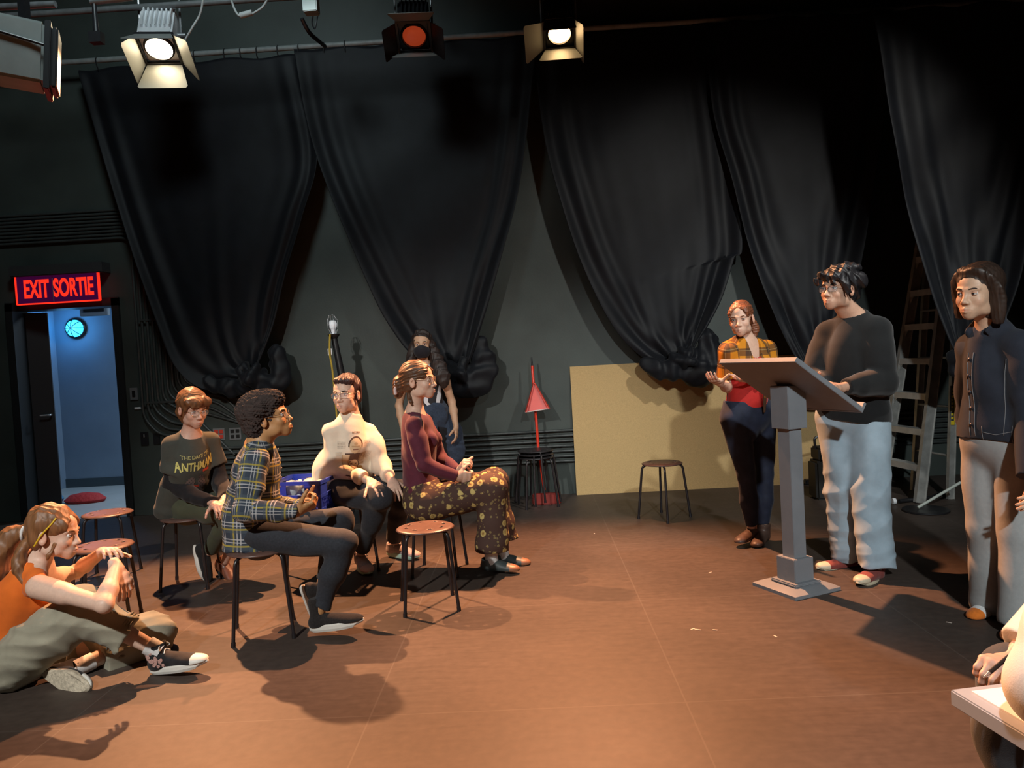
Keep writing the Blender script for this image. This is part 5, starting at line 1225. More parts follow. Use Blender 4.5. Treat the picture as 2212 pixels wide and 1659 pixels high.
g = top(P, 'sweatshirt', m_crm, .92+.0, w=(1.0, 1.10, 1.36, 1.28), d=(1.0, 1.08, 1.25, 1.25), slr=(.068, .064, .040), low=.0, neckhole=.064, neckdrop=.018, shw=.038, amp=.0095, freq=19, seed=4, extra=ex4)
f = P['fr']; rs = np.random.RandomState(3)
tiny = rast('BITTER', .016, 1.1, .0004)
def prt(U, V):
    C = np.full(U.shape+(3,), np.nan); dk = (.10, .06, .045); md = (.42, .30, .17); lt_ = (.58, .46, .30)
    C[tiny(U-.0, V-.135)] = (.16, .12, .10)
    for (x, y_, w_, h_) in ((-.085, .055, .045, .05), (.085, .06, .045, .045), (-.10, -.0, .04, .03), (.095, -.01, .04, .05)):
        m_ = (np.abs(U-x) < w_/2) & (np.abs(V-y_) < h_/2) & ((V*150 % 1) < .45) & ((np.sin(U*900+V*70) > -.6)); C[m_] = (.38, .32, .26)
    hd = (np.abs(U)/.040)**2+((V-.052)/.050)**2
    C[(hd < 1.5) & (V > .045)] = dk; C[hd < 1] = lt_; C[(hd < 1) & (np.abs(V-.048) < .004) & (np.abs(U) < .028)] = md
    C[(hd < .7) & (np.abs(V-.028) < .004) & (np.abs(U) < .018)] = (.25, .14, .10); C[((U-.0)/.012)**2+((V-.064)/.010)**2 < 1] = md
    C[(np.abs(U) < .055*(1-(V+.02)*-6)) & (V < .004) & (V > -.045) & (hd > 1)] = dk
    C[(np.abs(U+.055) < .022) & (np.abs(V+.045) < .040)] = lt_; C[(np.abs(np.abs(U+.055)-.022) < .003) & (np.abs(V+.045) < .040)] = md
    C[(np.abs(U-.060) < .024) & (np.abs(V+.035) < .042) & ((V*120 % 1) < .5)] = md
    h2 = ((U-.008)/.034)**2+((V+.078)/.036)**2; C[(h2 < 1.35) & (V < -.05)] = dk; C[h2 < 1] = lt_; C[(h2 < .8) & (np.abs(V+.082) < .003)] = md; C[(h2 < .6) & (np.abs(V+.068) < .003) & (np.abs(np.abs(U-.008)-.014) < .007)] = dk
    C[(((U-.062)/.022)**2+((V+.108)/.022)**2 < 1)] = (.45, .30, .10); C[(np.abs(V+.125) < .006) & (np.abs(U+.01) < .06)] = dk
    return C
decal(g, P, 'chest_print', f['ch']-f['up']*.07, -f['sh'], f['up'], f['fw'], prt, .26, .30, 130, 150, 'brown collage print')
trousers(P, 'trousers', m_jean_dk, (.098, .078, .064, .056), (.170, .125), .0, .93, .006, 22, 15)
m_sn = mat('grey_pink_mesh', (.36, .30, .30), .7, nz=(60, .15), bump=(300, .4, .001)); m_pk = mat('pink_toe', (.52, .34, .30), .6); m_mint = mat('mint_sole', (.36, .55, .47), .5)
shoe(P, J['anR'], np.array([.42, -.85, -.02]), kind='low', m_up=m_sn, m_sole=m_mint, L_=.275, laces=(m_sock, 4), m_toe=m_pk, sole_t=.034)
shoe(P, J['anL'], np.array([.85, -.45, -.02]), kind='low', m_up=m_sn, m_sole=m_mint, L_=.275, laces=(m_sock, 4), m_toe=m_pk, sole_t=.034)

# ---- 4. person in the maroon top and floral trousers
J = J_((-14, 1, 0), head=(905, 823, 4.86), neck=(896, 893, 4.90), pel=(915, 1082, 4.92), chest=(905, 945, 4.91), waist=(905, 1015, 4.92),
       shR=(893, 915, 4.74), shL=(917, 905, 5.08), elR=(916, 1005, 4.70), elL=(950, 990, 5.08), wrR=(986, 1030, 4.74), wrL=(990, 1018, 4.90),
       hipR=(918, 1090, 4.82), hipL=(930, 1082, 5.02), knR=(1062, 1060, 4.80), knL=(1068, 1046, 5.00), anR=(1060, 1205, 4.80), anL=(1084, 1194, 4.98))
P = person('seated person in a maroon long-sleeved top and brown floral trousers', J, PALE, s=.97, hs=1.02, jaw=.92, nose=.9, female=True,
           hands={'R': dict(f=A(1018, 1032, 4.78)-A(986, 1030, 4.74), n=(.1, 1, .1), t=1, c=(.7, .75, .8, .8), th=.6), 'L': dict(f=A(1006, 995, 4.84)-A(990, 1018, 4.90), n=(.8, -.4, .4), t=1, c=(.9, .9, .9, .9), th=.5)})
eyes(P, (.06, .06, .05), brow=(.10, .055, .03))
m_h4 = hair_mat('auburn_brown_hair', (.085, .040, .020), (80, 80, 10), .36)
hair(P, [('e', (0, -.024, .048), (.082, .104, .088)), ('e', (0, -.055, -.01), (.074, .060, .070)), ('e', (.035, .045, .045), (.042, .040, .045)), ('e', (-.035, .045, .045), (.042, .040, .045)), ('e', (0, -.125, -.01), (.048, .050, .060)), ('e', (0, -.145, -.055), (.034, .035, .05)), ('s', [(.0, -.06, -.05), (.03, -.055, -.10), (.04, -.04, -.14)], [.03, .022, .01], [.02, .014, .006])],
     m_h4, 8, .003, 130, (1, .3, 1), face=[('e', (0, .128, .004), (.071, .086, .089)), ('e', (.09, .02, -.03), (.024, .042, .045)), ('e', (-.09, .02, -.03), (.024, .042, .045)), ('e', (0, .09, -.11), (.09, .10, .05))], lo=(-.15, -.24, -.18))
glasses(P, m_gold, .025, .0215, True)
c_ = MB(); c_.box((.035, -.150, -.075), (.060, -.132, -.030), bev=.004).box((.030, -.150, -.03), (.042, -.14, .01), bev=.002); o = mesh_obj('hair_clip', c_.v, c_.f, mat('pale_clip', (.6, .5, .5), .3), P['root']); o.matrix_local = Matrix.Translation(-Vector(P['root'].location)) @ P['M']
m_mar = cloth('maroon_knit', (.085, .016, .032), .75, (40, .1), (900, .3, .001), .15)
def vn5(f): return [(f['nk']+f['up']*.06-f['fw']*.03, f['nk']+f['up']*.0-f['fw']*.065, .045, .030)]
top(P, 'top', m_mar, 1., w=(.86, .95, .92, 1.0), d=(.98, .95, .92, .98), slr=(.060, .050, .037), low=-.02, neckhole=.072, neckdrop=.012, amp=.003, freq=34, seed=12, bust=.95, vneck=vn5, shw=.035)
# floral cloth
m_flo = bpy.data.materials.new('floral_cloth'); m_flo.use_nodes = True; nt = m_flo.node_tree; N = nt.nodes; L = nt.links; b = N['Principled BSDF']; b.inputs['Roughness'].default_value = .8; b.inputs['Specular IOR Level'].default_value = .2
tc = N.new('ShaderNodeTexCoord'); vo = N.new('ShaderNodeTexVoronoi'); vo.inputs['Scale'].default_value = 15.5; vo.inputs['Randomness'].default_value = .55
wn = N.new('ShaderNodeTexNoise'); wn.inputs['Scale'].default_value = 55; wn.inputs['Detail'].default_value = 2; L.new(tc.outputs['Object'], wn.inputs['Vector'])
wm = N.new('ShaderNodeVectorMath'); wm.operation = 'SCALE'; wm.inputs['Scale'].default_value = .018; L.new(wn.outputs[1], wm.inputs[0]); wa_ = N.new('ShaderNodeVectorMath'); L.new(tc.outputs['Object'], wa_.inputs[0]); L.new(wm.outputs[0], wa_.inputs[1]); L.new(wa_.outputs[0], vo.inputs['Vector'])
rp = N.new('ShaderNodeValToRGB'); rp.color_ramp.interpolation = 'CONSTANT'; e = rp.color_ramp.elements
e[0].position = 0; e[0].color = (.16, .075, .03, 1); e[1].position = .10; e[1].color = (.42, .32, .10, 1)
for p_, c_ in ((.15, (.24, .17, .06, 1)), (.18, (.46, .37, .14, 1)), (.31, (.20, .14, .06, 1)), (.345, (.060, .034, .028, 1))): x = e.new(p_); x.color = c_
L.new(vo.outputs['Distance'], rp.inputs[0])
v2 = N.new('ShaderNodeTexVoronoi'); v2.inputs['Scale'].default_value = 34; L.new(wa_.outputs[0], v2.inputs['Vector']); r2 = N.new('ShaderNodeValToRGB'); r2.color_ramp.interpolation = 'CONSTANT'
r2.color_ramp.elements[0].color = (1, 1, 1, 1); r2.color_ramp.elements[1].position = .27; r2.color_ramp.elements[1].color = (0, 0, 0, 1); L.new(v2.outputs['Distance'], r2.inputs[0])
gt = N.new('ShaderNodeMath'); gt.operation = 'GREATER_THAN'; gt.inputs[1].default_value = .345; L.new(vo.outputs['Distance'], gt.inputs[0]); ml = N.new('ShaderNodeMath'); ml.operation = 'MULTIPLY'; L.new(gt.outputs[0], ml.inputs[0]); L.new(r2.outputs[0], ml.inputs[1])
mx = N.new('ShaderNodeMix'); mx.data_type = 'RGBA'; L.new(ml.outputs[0], mx.inputs[0]); L.new(rp.outputs[0], mx.inputs[6]); mx.inputs[7].default_value = (.17, .13, .06, 1); L.new(mx.outputs[2], b.inputs['Base Color'])
def fl5(F_):
    for q in 'RL':
        k_, a_ = J['kn'+q], J['an'+q]; m_ = k_*.5+a_*.5; F_.cone(J['hip'+q], k_, .108, .092, .04)
        F_.cone(k_, m_, .088, .082, .04); F_.cone(m_, a_+[.02, 0, .06], .082, .092, .04)
trousers(P, 'trousers', m_flo, (.108, .090, .08, .085), (.160, .125), .13, .86, .009, 20, 21, extra=fl5, ends={'R': .88, 'L': .80}, seat=1.1)
m_tl = mat('teal_shoe', (.045, .058, .060), .5, nz=(20, .15)); m_tb = mat('brown_toe', (.24, .10, .05), .45)
for q, dr in (('R', (.98, -.25, 0)), ('L', (.98, -.1, 0))):
    shoe(P, J['an'+q], np.array(dr), kind='low', m_up=m_tl, m_sole=None, L_=.245, m_toe=m_tb)
    a_ = J['an'+q]; sk_ = MB().tube([a_+[0, 0, .07], a_+[.004, 0, .0], a_+[.01, 0, -.035]], [.043, .041, .042], 20); sk_.build('sock', m_sock, P['root'])

# ---- 5. masked person standing at the back
J = J_((-88, 0, 0), head=(912, 745, 6.38), neck=(915, 786, 6.42), pel=(928, 925, 6.42), chest=(918, 825, 6.41), waist=(924, 875, 6.41),
       shR=(872, 803, 6.42), shL=(958, 797, 6.42), elR=(862, 876, 6.46), elL=(976, 868, 6.44), wrR=(872, 935, 6.36), wrL=(985, 922, 6.34),
       hipR=(908, 932, 6.42), hipL=(947, 930, 6.42), knR=(915, 1032, 6.38), knL=(952, 1030, 6.38), anR=(922, 1113, 6.42), anL=(956, 1111, 6.42))
P = person('person in a black face mask standing behind the seated person in maroon', J, (.50, .31, .20), s=.92, hs=.98, female=True,
           hands={'R': dict(f=(0, -.3, -1), n=(1, .2, 0), t=1, vis=0), 'L': dict(f=(.0, -.25, -1), n=(-1, .1, 0), t=-1, c=(.3, .35, .4, .45))})
eyes(P, (.05, .03, .02), brow=(.03, .02, .015), look=(0, -.1))
m_h5 = hair_mat('dark_brown_wavy_hair', (.022, .014, .012), (70, 70, 10), .55)
hair(P, [('e', (0, -.025, .048), (.085, .105, .090)), ('s', [(.06, -.02, .05), (.085, -.015, -.05), (.105, .0, -.16), (.11, .02, -.25)], [.03, .040, .045, .03], [.04, .045, .04, .025]),
         ('s', [(-.06, -.02, .05), (-.088, -.015, -.05), (-.125, .02, -.16), (-.16, .05, -.28), (-.17, .06, -.36)], [.03, .045, .060, .062, .03], [.04, .045, .045, .04, .02]), ('e', (0, -.06, -.07), (.10, .055, .13))],
     m_h5, 4, .007, 65, (1, 1, .6), face=[('e', (0, .12, -.01), (.062, .075, .088)), ('e', (0, .09, -.12), (.055, .08, .08))], lo=(-.25, -.20, -.42), hi=(.2, .16, .17), hres=.0045)
F2 = Fld((-.1, -.05, -.14), (.1, .16, .05), .003)
F2.ell((0, .042, -.055), (.070, .072, .066), None, .02).ell((0, .082, -.032), (.034, .038, .042), None, .02)
F2.ell((0, .032, -.06), (.060, .060, .055), None, .004, 'sub').plane((0, .02, 0), (0, -1, 0)).plane((0, .1, -.006), (0, -.45, 1)).plane((0, 0, -.112), (0, 0, -1))
F2.build('face_mask', cloth('mask_black', (.016, .016, .022), .8), P['root'], M=P['M'])
m_prt = bpy.data.materials.new('bold_print'); m_prt.use_nodes = True; nt = m_prt.node_tree; N = nt.nodes; L = nt.links; b = N['Principled BSDF']; b.inputs['Roughness'].default_value = .8
tc = N.new('ShaderNodeTexCoord'); nn_ = N.new('ShaderNodeTexWave'); nn_.inputs['Scale'].default_value = 5.2; nn_.inputs['Distortion'].default_value = 9; nn_.inputs['Detail'].default_value = 1.5; nn_.inputs['Detail Scale'].default_value = 1.2; L.new(tc.outputs['Object'], nn_.inputs['Vector'])
rp = N.new('ShaderNodeValToRGB'); rp.color_ramp.interpolation = 'CONSTANT'; rp.color_ramp.elements[0].color = (.012, .012, .016, 1); rp.color_ramp.elements[1].position = .48; rp.color_ramp.elements[1].color = (.62, .64, .68, 1); L.new(nn_.outputs[1], rp.inputs[0]); L.new(rp.outputs[0], b.inputs['Base Color'])
top(P, 'top', m_prt, 0., w=(.9, .95, 1.0, 1.), d=(.95, .95, 1.0, 1.), slr=(.052, .05, .04), low=-.03, neckhole=.072, neckdrop=.02, amp=.004, freq=26, seed=13, bust=.8)
m_dn = cloth('blue_denim', (.030, .045, .075), .8, (90, .2), (600, .4, .001))
trousers(P, 'trousers', m_blk, (.098, .075, .062, .06), (.155, .105), .0, .97, .006, 20, 22)
ctr = J['waist']*.55+J['pel']*.45
F2 = Fld(ctr-[.36, .3, .48], ctr+[.42, .3, .22], .010); f = P['fr']
F2.ssw([ctr+f['up']*.05, ctr-f['up']*.02], [.158, .175], [.120, .13], f['sh'], .02); F2.ssw([ctr, ctr+[.02, -.10, -.07], ctr+[.035, -.13, -.16], ctr+[.03, -.12, -.25]], [.06, .06, .055, .045], [.04, .04, .03, .02], (1, 0, 0), .02)
F2.ssw([ctr+[0, -.12, .0], ctr+[-.03, -.13, -.10], ctr+[-.07, -.13, -.20]], [.045, .04, .03], [.03, .03, .02], (1, 0, 0), .02); F2.ell(ctr+[0, -.13, 0], (.055, .04, .04), None, .02)
F2.ssw([ctr+[.10, .03, .0], ctr+[.17, .02, -.12], ctr+[.21, .0, -.27], ctr+[.20, .0, -.40]], [.08, .09, .08, .05], [.05, .05, .04, .03], (1, .4, 0), .03)
F2.ssw([ctr+[-.05, .08, .0], ctr+[-.05, .12, -.2], ctr+[-.04, .12, -.36]], [.12, .14, .12], [.05, .05, .03], (1, 0, 0), .03)
F2.ripple(.009, 30, 6); F2.build('tied_jacket', m_dn, P['root'])
for q in 'RL': shoe(P, J['an'+q], np.array([.0, -1, 0]), kind='low', m_up=m_cv, m_sole=m_cv, L_=.25)

# ---- 6. person on the floor in the orange top
J = J_((5, -9, 0), head=(119, 1152, 3.42), neck=(78, 1214, 3.44), pel=(28, 1425, 3.46), chest=(50, 1275, 3.44), waist=(30, 1355, 3.46),
       shR=(84, 1262, 3.22), shL=(118, 1243, 3.55), elR=(226, 1306, 3.10), elL=(165, 1235, 3.76), wrR=(250, 1222, 3.27), wrL=(222, 1192, 3.56),
       hipR=(32, 1432, 3.36), hipL=(60, 1418, 3.56), knR=(178, 1318, 3.36), knL=(322, 1370, 3.72), anR=(346, 1408, 3.42), anL=(152, 1450, 3.42))
P = person('person in an orange tank top and grey cropped trousers sitting cross-legged on the floor', J, PALE, s=.98, hs=1.02, jaw=.9, nose=.85, female=True, smile=.002,
           hands={'R': dict(f=A(282, 1262, 3.26)-A(256, 1215, 3.27), n=(-.3, .2, -.7), t=-1, c=(.30, .35, .35, .4), sp=.16, th=.2), 'L': dict(f=A(262, 1183, 3.42)-A(222, 1192, 3.56), n=(.1, -.2, -1), t=1, c=(.35, .35, .4, .4), sp=.1, th=.2)})
eyes(P, (.08, .07, .04), brow=(.16, .08, .03), look=(0, -.15))
m_h6 = hair_mat('light_brown_hair', (.17, .075, .030), (80, 80, 10), .42)
hair(P, [('e', (0, -.024, .048), (.082, .104, .088)), ('e', (0, -.050, -.01), (.074, .060, .072)), ('e', (.035, .045, .046), (.042, .038, .044)), ('e', (-.035, .045, .046), (.042, .038, .044)), ('e', (0, -.125, -.005), (.028, .030, .030)),
         ('s', [(0, -.13, -.005), (.0, -.185, -.03), (.01, -.22, -.12), (.015, -.235, -.22), (.01, -.30, -.30)], [.028, .045, .055, .050, .018], [.028, .042, .048, .04, .014]),
         ('s', [(.03, -.10, -.04), (.05, -.12, -.12), (.065, -.075, -.20), (.085, -.03, -.27)], [.022, .030, .030, .010], [.02, .026, .026, .008]), ('s', [(.055, .03, -.03), (.066, .02, -.07), (.062, .01, -.10)], [.008, .008, .003], [.008, .008, .003])],
     m_h6, 18, .0045, 85, (1, .5, .5), face=[('e', (0, .128, .004), (.071, .086, .089)), ('e', (.09, .02, -.03), (.024, .042, .045)), ('e', (-.09, .02, -.03), (.024, .042, .045)), ('e', (0, .09, -.11), (.09, .10, .05))], lo=(-.16, -.38, -.40), hres=.0042)
off = Vector(P['root'].location)
c_ = MB().tube(crv([(.079, -.045, -.045), (.086, -.015, .01), (.076, .02, .062), (.066, .03, .085)], 6), .0038, 8); o = mesh_obj('hairband', c_.v, c_.f, mat('yellow_band', (.62, .42, .02), .5), P['root'], True); o.matrix_local = Matrix.Translation(-off) @ P['M']
c_ = MB().tube([(.032*math.cos(a), -.128-.008*math.cos(a)*0, -.008+.032*math.sin(a)) for a in np.linspace(0, 2*PI, 20)[:-1]], .007, 8, closed=True); o = mesh_obj('hair_tie', c_.v, c_.f, m_sock, P['root'], True); o.matrix_local = Matrix.Translation(-off) @ P['M']
m_org = cloth('orange_jersey', (.62, .13, .015), .8, (20, .08), (500, .25, .001))
def vn6(f):
    r_ = [(f['nk']+f['up']*.06+f['fw']*.03, f['nk']-f['up']*.03+f['fw']*.09, .07, .06)]
    for q in (1, -1): r_ += [(J['shR' if q > 0 else 'shL']+f['sh']*q*.055+f['up']*.04, J['shR' if q > 0 else 'shL']+f['sh']*q*.055-f['up']*.10, .088, .062)]
    r_ += [(f['nk']+f['up']*.06-f['fw']*.04, f['nk']-f['up']*.07-f['fw']*.10, .07, .055)]
    return r_
top(P, 'tank_top', m_org, 0., w=(.92, 1.0, 1.05, 1.08), d=(.92, .98, 1.05, 1.05), slr=(.05, .05, .04), low=-.02, neckhole=.08, neckdrop=.03, amp=.006, freq=26, seed=14, bust=.85, vneck=vn6, shw=.03)
m_gr = cloth('grey_green_canvas', (.27, .26, .20), .85, (12, .10), (300, .4, .0015))
def fl6(F_):
    F_.cone(J['hipR'], J['knR'], .125, .105, .05); F_.cone(J['hipL'], J['knL'], .125, .11, .05); k_, a_ = J['knR'], J['anR']; F_.cone(k_, k_+(a_-k_)*.58, .100, .088, .04)
    k_, a_ = J['knL'], J['anL']; F_.cone(k_, k_+(a_-k_)*.55, .10, .082, .04)
trousers(P, 'cropped_trousers', m_gr, (.12, .10, .095, .085), (.175, .130), .05, .55, .009, 15, 23, rip2=(.007, 34, .6), extra=fl6, ends={'R': .60, 'L': .66}, h=.008)
def cuffband(q, t_, r_):
    k_, a_ = J['kn'+q], J['an'+q]; d_ = nrm(a_-k_); c0_ = k_+(a_-k_)*t_; u = nrm(np.cross(d_, [0, 1, 0])); w = np.cross(d_, u); b_ = MB(); n = 40
    for j in (0, 1, 2): b_.tube([c0_-d_*(.010+.014*j)+(u*math.cos(2*PI*i/n)+w*math.sin(2*PI*i/n))*(r_*(1+.03*math.sin(i*2.5))) for i in range(n)], .0035, 6, closed=True)
    return b_.build('elastic_seam', mat('canvas_seam', (.2, .19, .15), .9), P['root'])
cuffband('R', .58, .089)
m_cvb = cloth('black_canvas_hi', (.016, .016, .018), .85, (40, .3))
o, Mx = shoe(P, J['anR'], A(465, 1425, 3.40)-A(330, 1448, 3.44), kind='high', m_up=m_cvb, m_sole=m_white, L_=.285, laces=(m_white, 7), m_toe=m_white, label='black high-top sneaker with pink blossom embroidery', sole_t=.034)
fb = MB(); rs = np.random.RandomState(2)
for i in range(26):
    t_ = rs.rand(); y_ = -.045+.085*t_+rs.randn()*.006; z_ = .098-.055*t_+rs.randn()*.010; T = bvh(o) if i == 0 else T
    h_ = T.ray_cast(Vector((.2, y_, z_)), Vector((-1, 0, 0)), .4)
    if h_[0] is None: continue
    p = np.array(h_[0])
    for k in range(5): a = 2*PI*k/5; fb.lathe([(.0045, 0), (.003, .002), (0, .0026)], Matrix.Translation(tuple(p+[.0002, .0045*math.cos(a), .0045*math.sin(a)])) @ Matrix.Rotation(PI/2, 4, 'Y'), 8)
mesh_obj('blossom_embroidery', fb.v, fb.f, mat('blossom_pink', (.42, .25, .22), .8), o)
shoe(P, J['anL'], np.array([.85, -.35, -.12]), up=(-.12, .95, -.05), kind='high', m_up=m_cvb, m_sole=mat('cream_sole', (.50, .44, .34), .7, nz=(60, .3), bump=(150, .9, .003)), L_=.285, laces=(m_white, 6), m_toe=m_white, label='black high-top sneaker lying on its side, cream sole to the camera', sole_t=.034)
a_ = J['anL']; k_ = J['knL']; MB().tube([a_+nrm(k_-a_)*.10, a_+nrm(k_-a_)*.02], [.040, .039], 18).build('sock', m_sock, P['root'])
a_ = J['anR']; k_ = J['knR']; MB().tube([a_+nrm(k_-a_)*.065, a_+nrm(k_-a_)*.0], [.041, .040], 18).build('sock', m_sock, P['root'])

# ---- 7. woman with the tied orange plaid shirt
J = J_((-118, -5, -4), head=(1601, 690, 5.22), neck=(1612, 738, 5.28), pel=(1614, 895, 5.30), chest=(1612, 785, 5.29), waist=(1612, 840, 5.30),
       shR=(1568, 755, 5.20), shL=(1662, 750, 5.38), elR=(1574, 838, 5.26), elL=(1668, 832, 5.38), wrR=(1556, 828, 5.05), wrL=(1622, 820, 5.12),
       hipR=(1588, 905, 5.25), hipL=(1644, 902, 5.36), knR=(1612, 1025, 5.22), knL=(1652, 1024, 5.28), anR=(1624, 1138, 5.24), anL=(1648, 1144, 5.24))
P = person('standing person in a tied orange plaid shirt and red top, palms up', J, FAIR, s=.98, hs=1.0, jaw=1.0, female=True,
           hands={'R': dict(f=A(1524, 812, 4.92)-A(1556, 828, 5.05), n=(.05, .1, 1), t=-1, c=(.22, .25, .3, .35), sp=.10, th=-.1), 'L': dict(f=A(1588, 822, 5.0)-A(1622, 820, 5.12), n=(-.1, -.1, 1), t=1, c=(.2, .22, .28, .3), sp=.08, th=-.1)})
eyes(P, (.06, .04, .03), brow=(.10, .045, .02), look=(-.1, -.05), brow_lift=-.001)
m_h7 = hair_mat('red_brown_hair', (.15, .050, .022), (90, 90, 12), .35)
hair(P, [('e', (0, -.024, .046), (.079, .101, .086)), ('e', (0, -.050, -.01), (.072, .060, .066)), ('e', (.032, .045, .046), (.042, .042, .044)), ('e', (-.032, .045, .046), (.042, .042, .044)), ('e', (-.03, -.115, -.03), (.035, .04, .05)), ('s', [(-.035, -.11, -.03), (-.055, -.115, -.08), (-.05, -.10, -.13)], [.03, .03, .012], [.025, .025, .010])],
     m_h7, 9, .0025, 140, (1, .3, 1), face=[('e', (0, .128, .004), (.071, .086, .089)), ('e', (.09, .02, -.03), (.024, .042, .045)), ('e', (-.09, .02, -.03), (.024, .042, .045)), ('e', (0, .09, -.11), (.09, .10, .05))], lo=(-.15, -.2, -.18))
m_red2 = cloth('red_knit', (.40, .018, .015), .75, (30, .1), (700, .3, .001))
top(P, 'red_top', m_red2, 0., w=(.6, .88, .98, 1.02), d=(.8, .92, 1.0, 1.0), slr=(.04, .04, .04), low=-.02, neckhole=.10, neckdrop=.085, amp=.003, freq=26, seed=17, bust=1.0, belly=.7, shw=.01)
m_plaid2 = plaid('plaid_orange', (.50, .19, .012), [(.115, .0, .05, (.030, .020, .018), .72), (.115, .083, .004, (.5, .4, .2), .35)])
def vn7(f): return [(f['nk']+f['up']*.04+f['fw']*.06, f['nk']-f['up']*.20+f['fw']*.13, .062, .018), (f['nk']-f['up']*.23+f['fw']*.14, f['nk']-f['up']*.33+f['fw']*.16, .03, .07)]
def ex7(F_, f):
    if f['part'] == 'arms': return
    
    p = f['nk']-f['up']*.235+f['fw']*.135; F_.ell(p, (.030, .024, .022), None, .012)
def cut7(F_, f):
    p = f['nk']-f['up']*.245; F_.plane(p, -f['up']-.0*f['fw'], .004, p-[.155, .3, .2], p+[.155, .3, .1])
g = top(P, 'tied_shirt', m_plaid2, .40, w=(.98, 1.02, 1.0, 1.0), d=(1.0, 1.06, 1.12, 1.1), slr=(.076, .080, .05), low=0, neckhole=.06, neckdrop=-.01, amp=.006, freq=26, seed=18, bust=1.15, uvf=top_uv(P), vneck=vn7, cut=cut7, extra=ex7, hem=J['neck']*.40+J['pel']*.60)
f = P['fr']; p = f['nk']-f['up']*.235+f['fw']*.155
F2 = Fld(p-[.12, .12, .30], p+[.12, .12, .08], .005); F2.ell(p, (.028, .022, .020), None, .01)
F2.ssw([p, p+[.004, -.012, -.09], p+[.0, -.006, -.17], p+[-.004, -.004, -.235]], [.014, .012, .011, .007], [.006, .006, .006, .004], (1, 0, 0), .006).ssw([p, p+[-.03, -.015, -.03], p+[-.045, -.01, -.05]], [.016, .016, .008], [.008, .008, .005], (0, 0, 1), .006)
F2.build('shirt_knot', m_plaid2, P['root'], uv=lambda v: (v-p)*1.0+.02)
m_leg7 = cloth('navy_leggings', (.014, .019, .038), .7, (20, .25), (700, .2, .001))
trousers(P, 'leggings', m_leg7, (.106, .062, .060, .042), (.178, .118), .10, .97, .002, 30, 25, seat=1.1)
b_ = MB(); q = A(1647, 1119, 5.10)
t0 = bvh(P['root'].children[-1]); off = Vector(P['root'].location)
def stick(px0, px1, py0, py1, name, m_, nx=4, ny=6):
    v = []; 
    for j in range(ny+1):
        for i in range(nx+1):
            px = px0+(px1-px0)*i/nx+(py0-py0+ (j/ny)*4); py = py0+(py1-py0)*j/ny; a = np.array([0, 0, CAMZ]); d = nrm(A(px, py, 5)-a); h_ = t0.ray_cast(Vector(a)-off, Vector(d), 9)
            if h_[0] is None: return
            v.append(np.array(h_[0])+np.array(h_[1])*.002)
    o = mesh_obj(name, v, [(j*(nx+1)+i, j*(nx+1)+i+1, (j+1)*(nx+1)+i+1, (j+1)*(nx+1)+i) for j in range(ny) for i in range(nx)], m_, P['root']); return o
stick(1641, 1650, 1110, 1128, 'shin_label', mat('label_grey', (.45, .47, .5), .5)); stick(1637, 1654, 1089, 1092, 'leg_stripe', mat('violet_stripe', (.06, .05, .45), .5), 4, 1)
m_boot = mat('dark_brown_leather', (.075, .045, .035), .42, nz=(25, .25))
shoe(P, J['anR'], A(1582, 1166, 5.02)-A(1628, 1150, 5.20), kind='low', m_up=m_boot, m_sole=None, L_=.25); shoe(P, J['anL'], A(1622, 1180, 4.98)-A(1652, 1158, 5.22), kind='high', m_up=m_boot, m_sole=None, L_=.25)

# ---- 8. man at the lectern
J = J_((-146, 2, 2), head=(1810, 626, 4.48), neck=(1846, 690, 4.54), pel=(1844, 893, 4.58), chest=(1842, 765, 4.55), waist=(1843, 845, 4.57),
       shR=(1788, 718, 4.66), shL=(1896, 712, 4.44), elR=(1764, 822, 4.66), elL=(1906, 822, 4.38), wrR=(1762, 838, 4.42), wrL=(1812, 838, 4.22),
       hipR=(1812, 905, 4.63), hipL=(1876, 905, 4.52), knR=(1822, 1058, 4.60), knL=(1882, 1064, 4.44), anR=(1838, 1202, 4.62), anL=(1892, 1222, 4.36))
P = person('person in a black sweater and light blue jeans standing at the lectern', J, (.50, .30, .21), s=1.05, hs=1.04, jaw=1.06, nose=1.,
           hands={'R': dict(f=(-.3, -.9, -.1), n=(.7, -.2, .2), t=1, vis=0, c=(.8, .8, .8, .8)), 'L': dict(f=A(1776, 828, 4.15)-A(1812, 838, 4.22), n=(.2, .5, -.75), t=-1, c=(.75, .8, .85, .9), th=.2)})
eyes(P, (.03, .02, .015), brow=(.015, .012, .012), bt=.0028)
m_h8 = hair_mat('black_messy_hair', (.012, .011, .013), (50, 50, 16), .5)
hair(P, [('e', (0, -.032, .055), (.094, .116, .094)), ('e', (0, -.075, -.005), (.088, .080, .075)), ('e', (.02, .065, .080), (.066, .045, .030)), ('e', (-.035, .065, .072), (.045, .045, .032)),
         ('s', [(-.02, .085, .085), (-.045, .100, .055), (-.056, .095, .015)], [.018, .016, .006], [.012, .010, .004]), ('s', [(-.05, .06, .085), (-.082, .055, .04), (-.088, .04, -.02), (-.085, .02, -.04)], [.026, .024, .016, .006], [.018, .016, .012, .005]),
         ('s', [(.03, .085, .085), (.065, .090, .06), (.085, .07, .03)], [.018, .016, .008], [.014, .012, .006]), ('e', (-.08, -.07, .05), (.05, .06, .05)), ('e', (.02, -.13, .02), (.06, .045, .06)), ('e', (-.04, -.06, .12), (.06, .06, .035))],
     m_h8, 10, .0085, 60, (1, 1, .7), face=[('e', (0, .128, -.03), (.050, .065, .080)), ('e', (.088, .018, -.03), (.022, .03, .03)), ('e', (-.090, .012, -.035), (.022, .028, .026)), ('e', (0, .09, -.11), (.09, .11, .05))])
glasses(P, m_gdk, .0235, .0155, False)
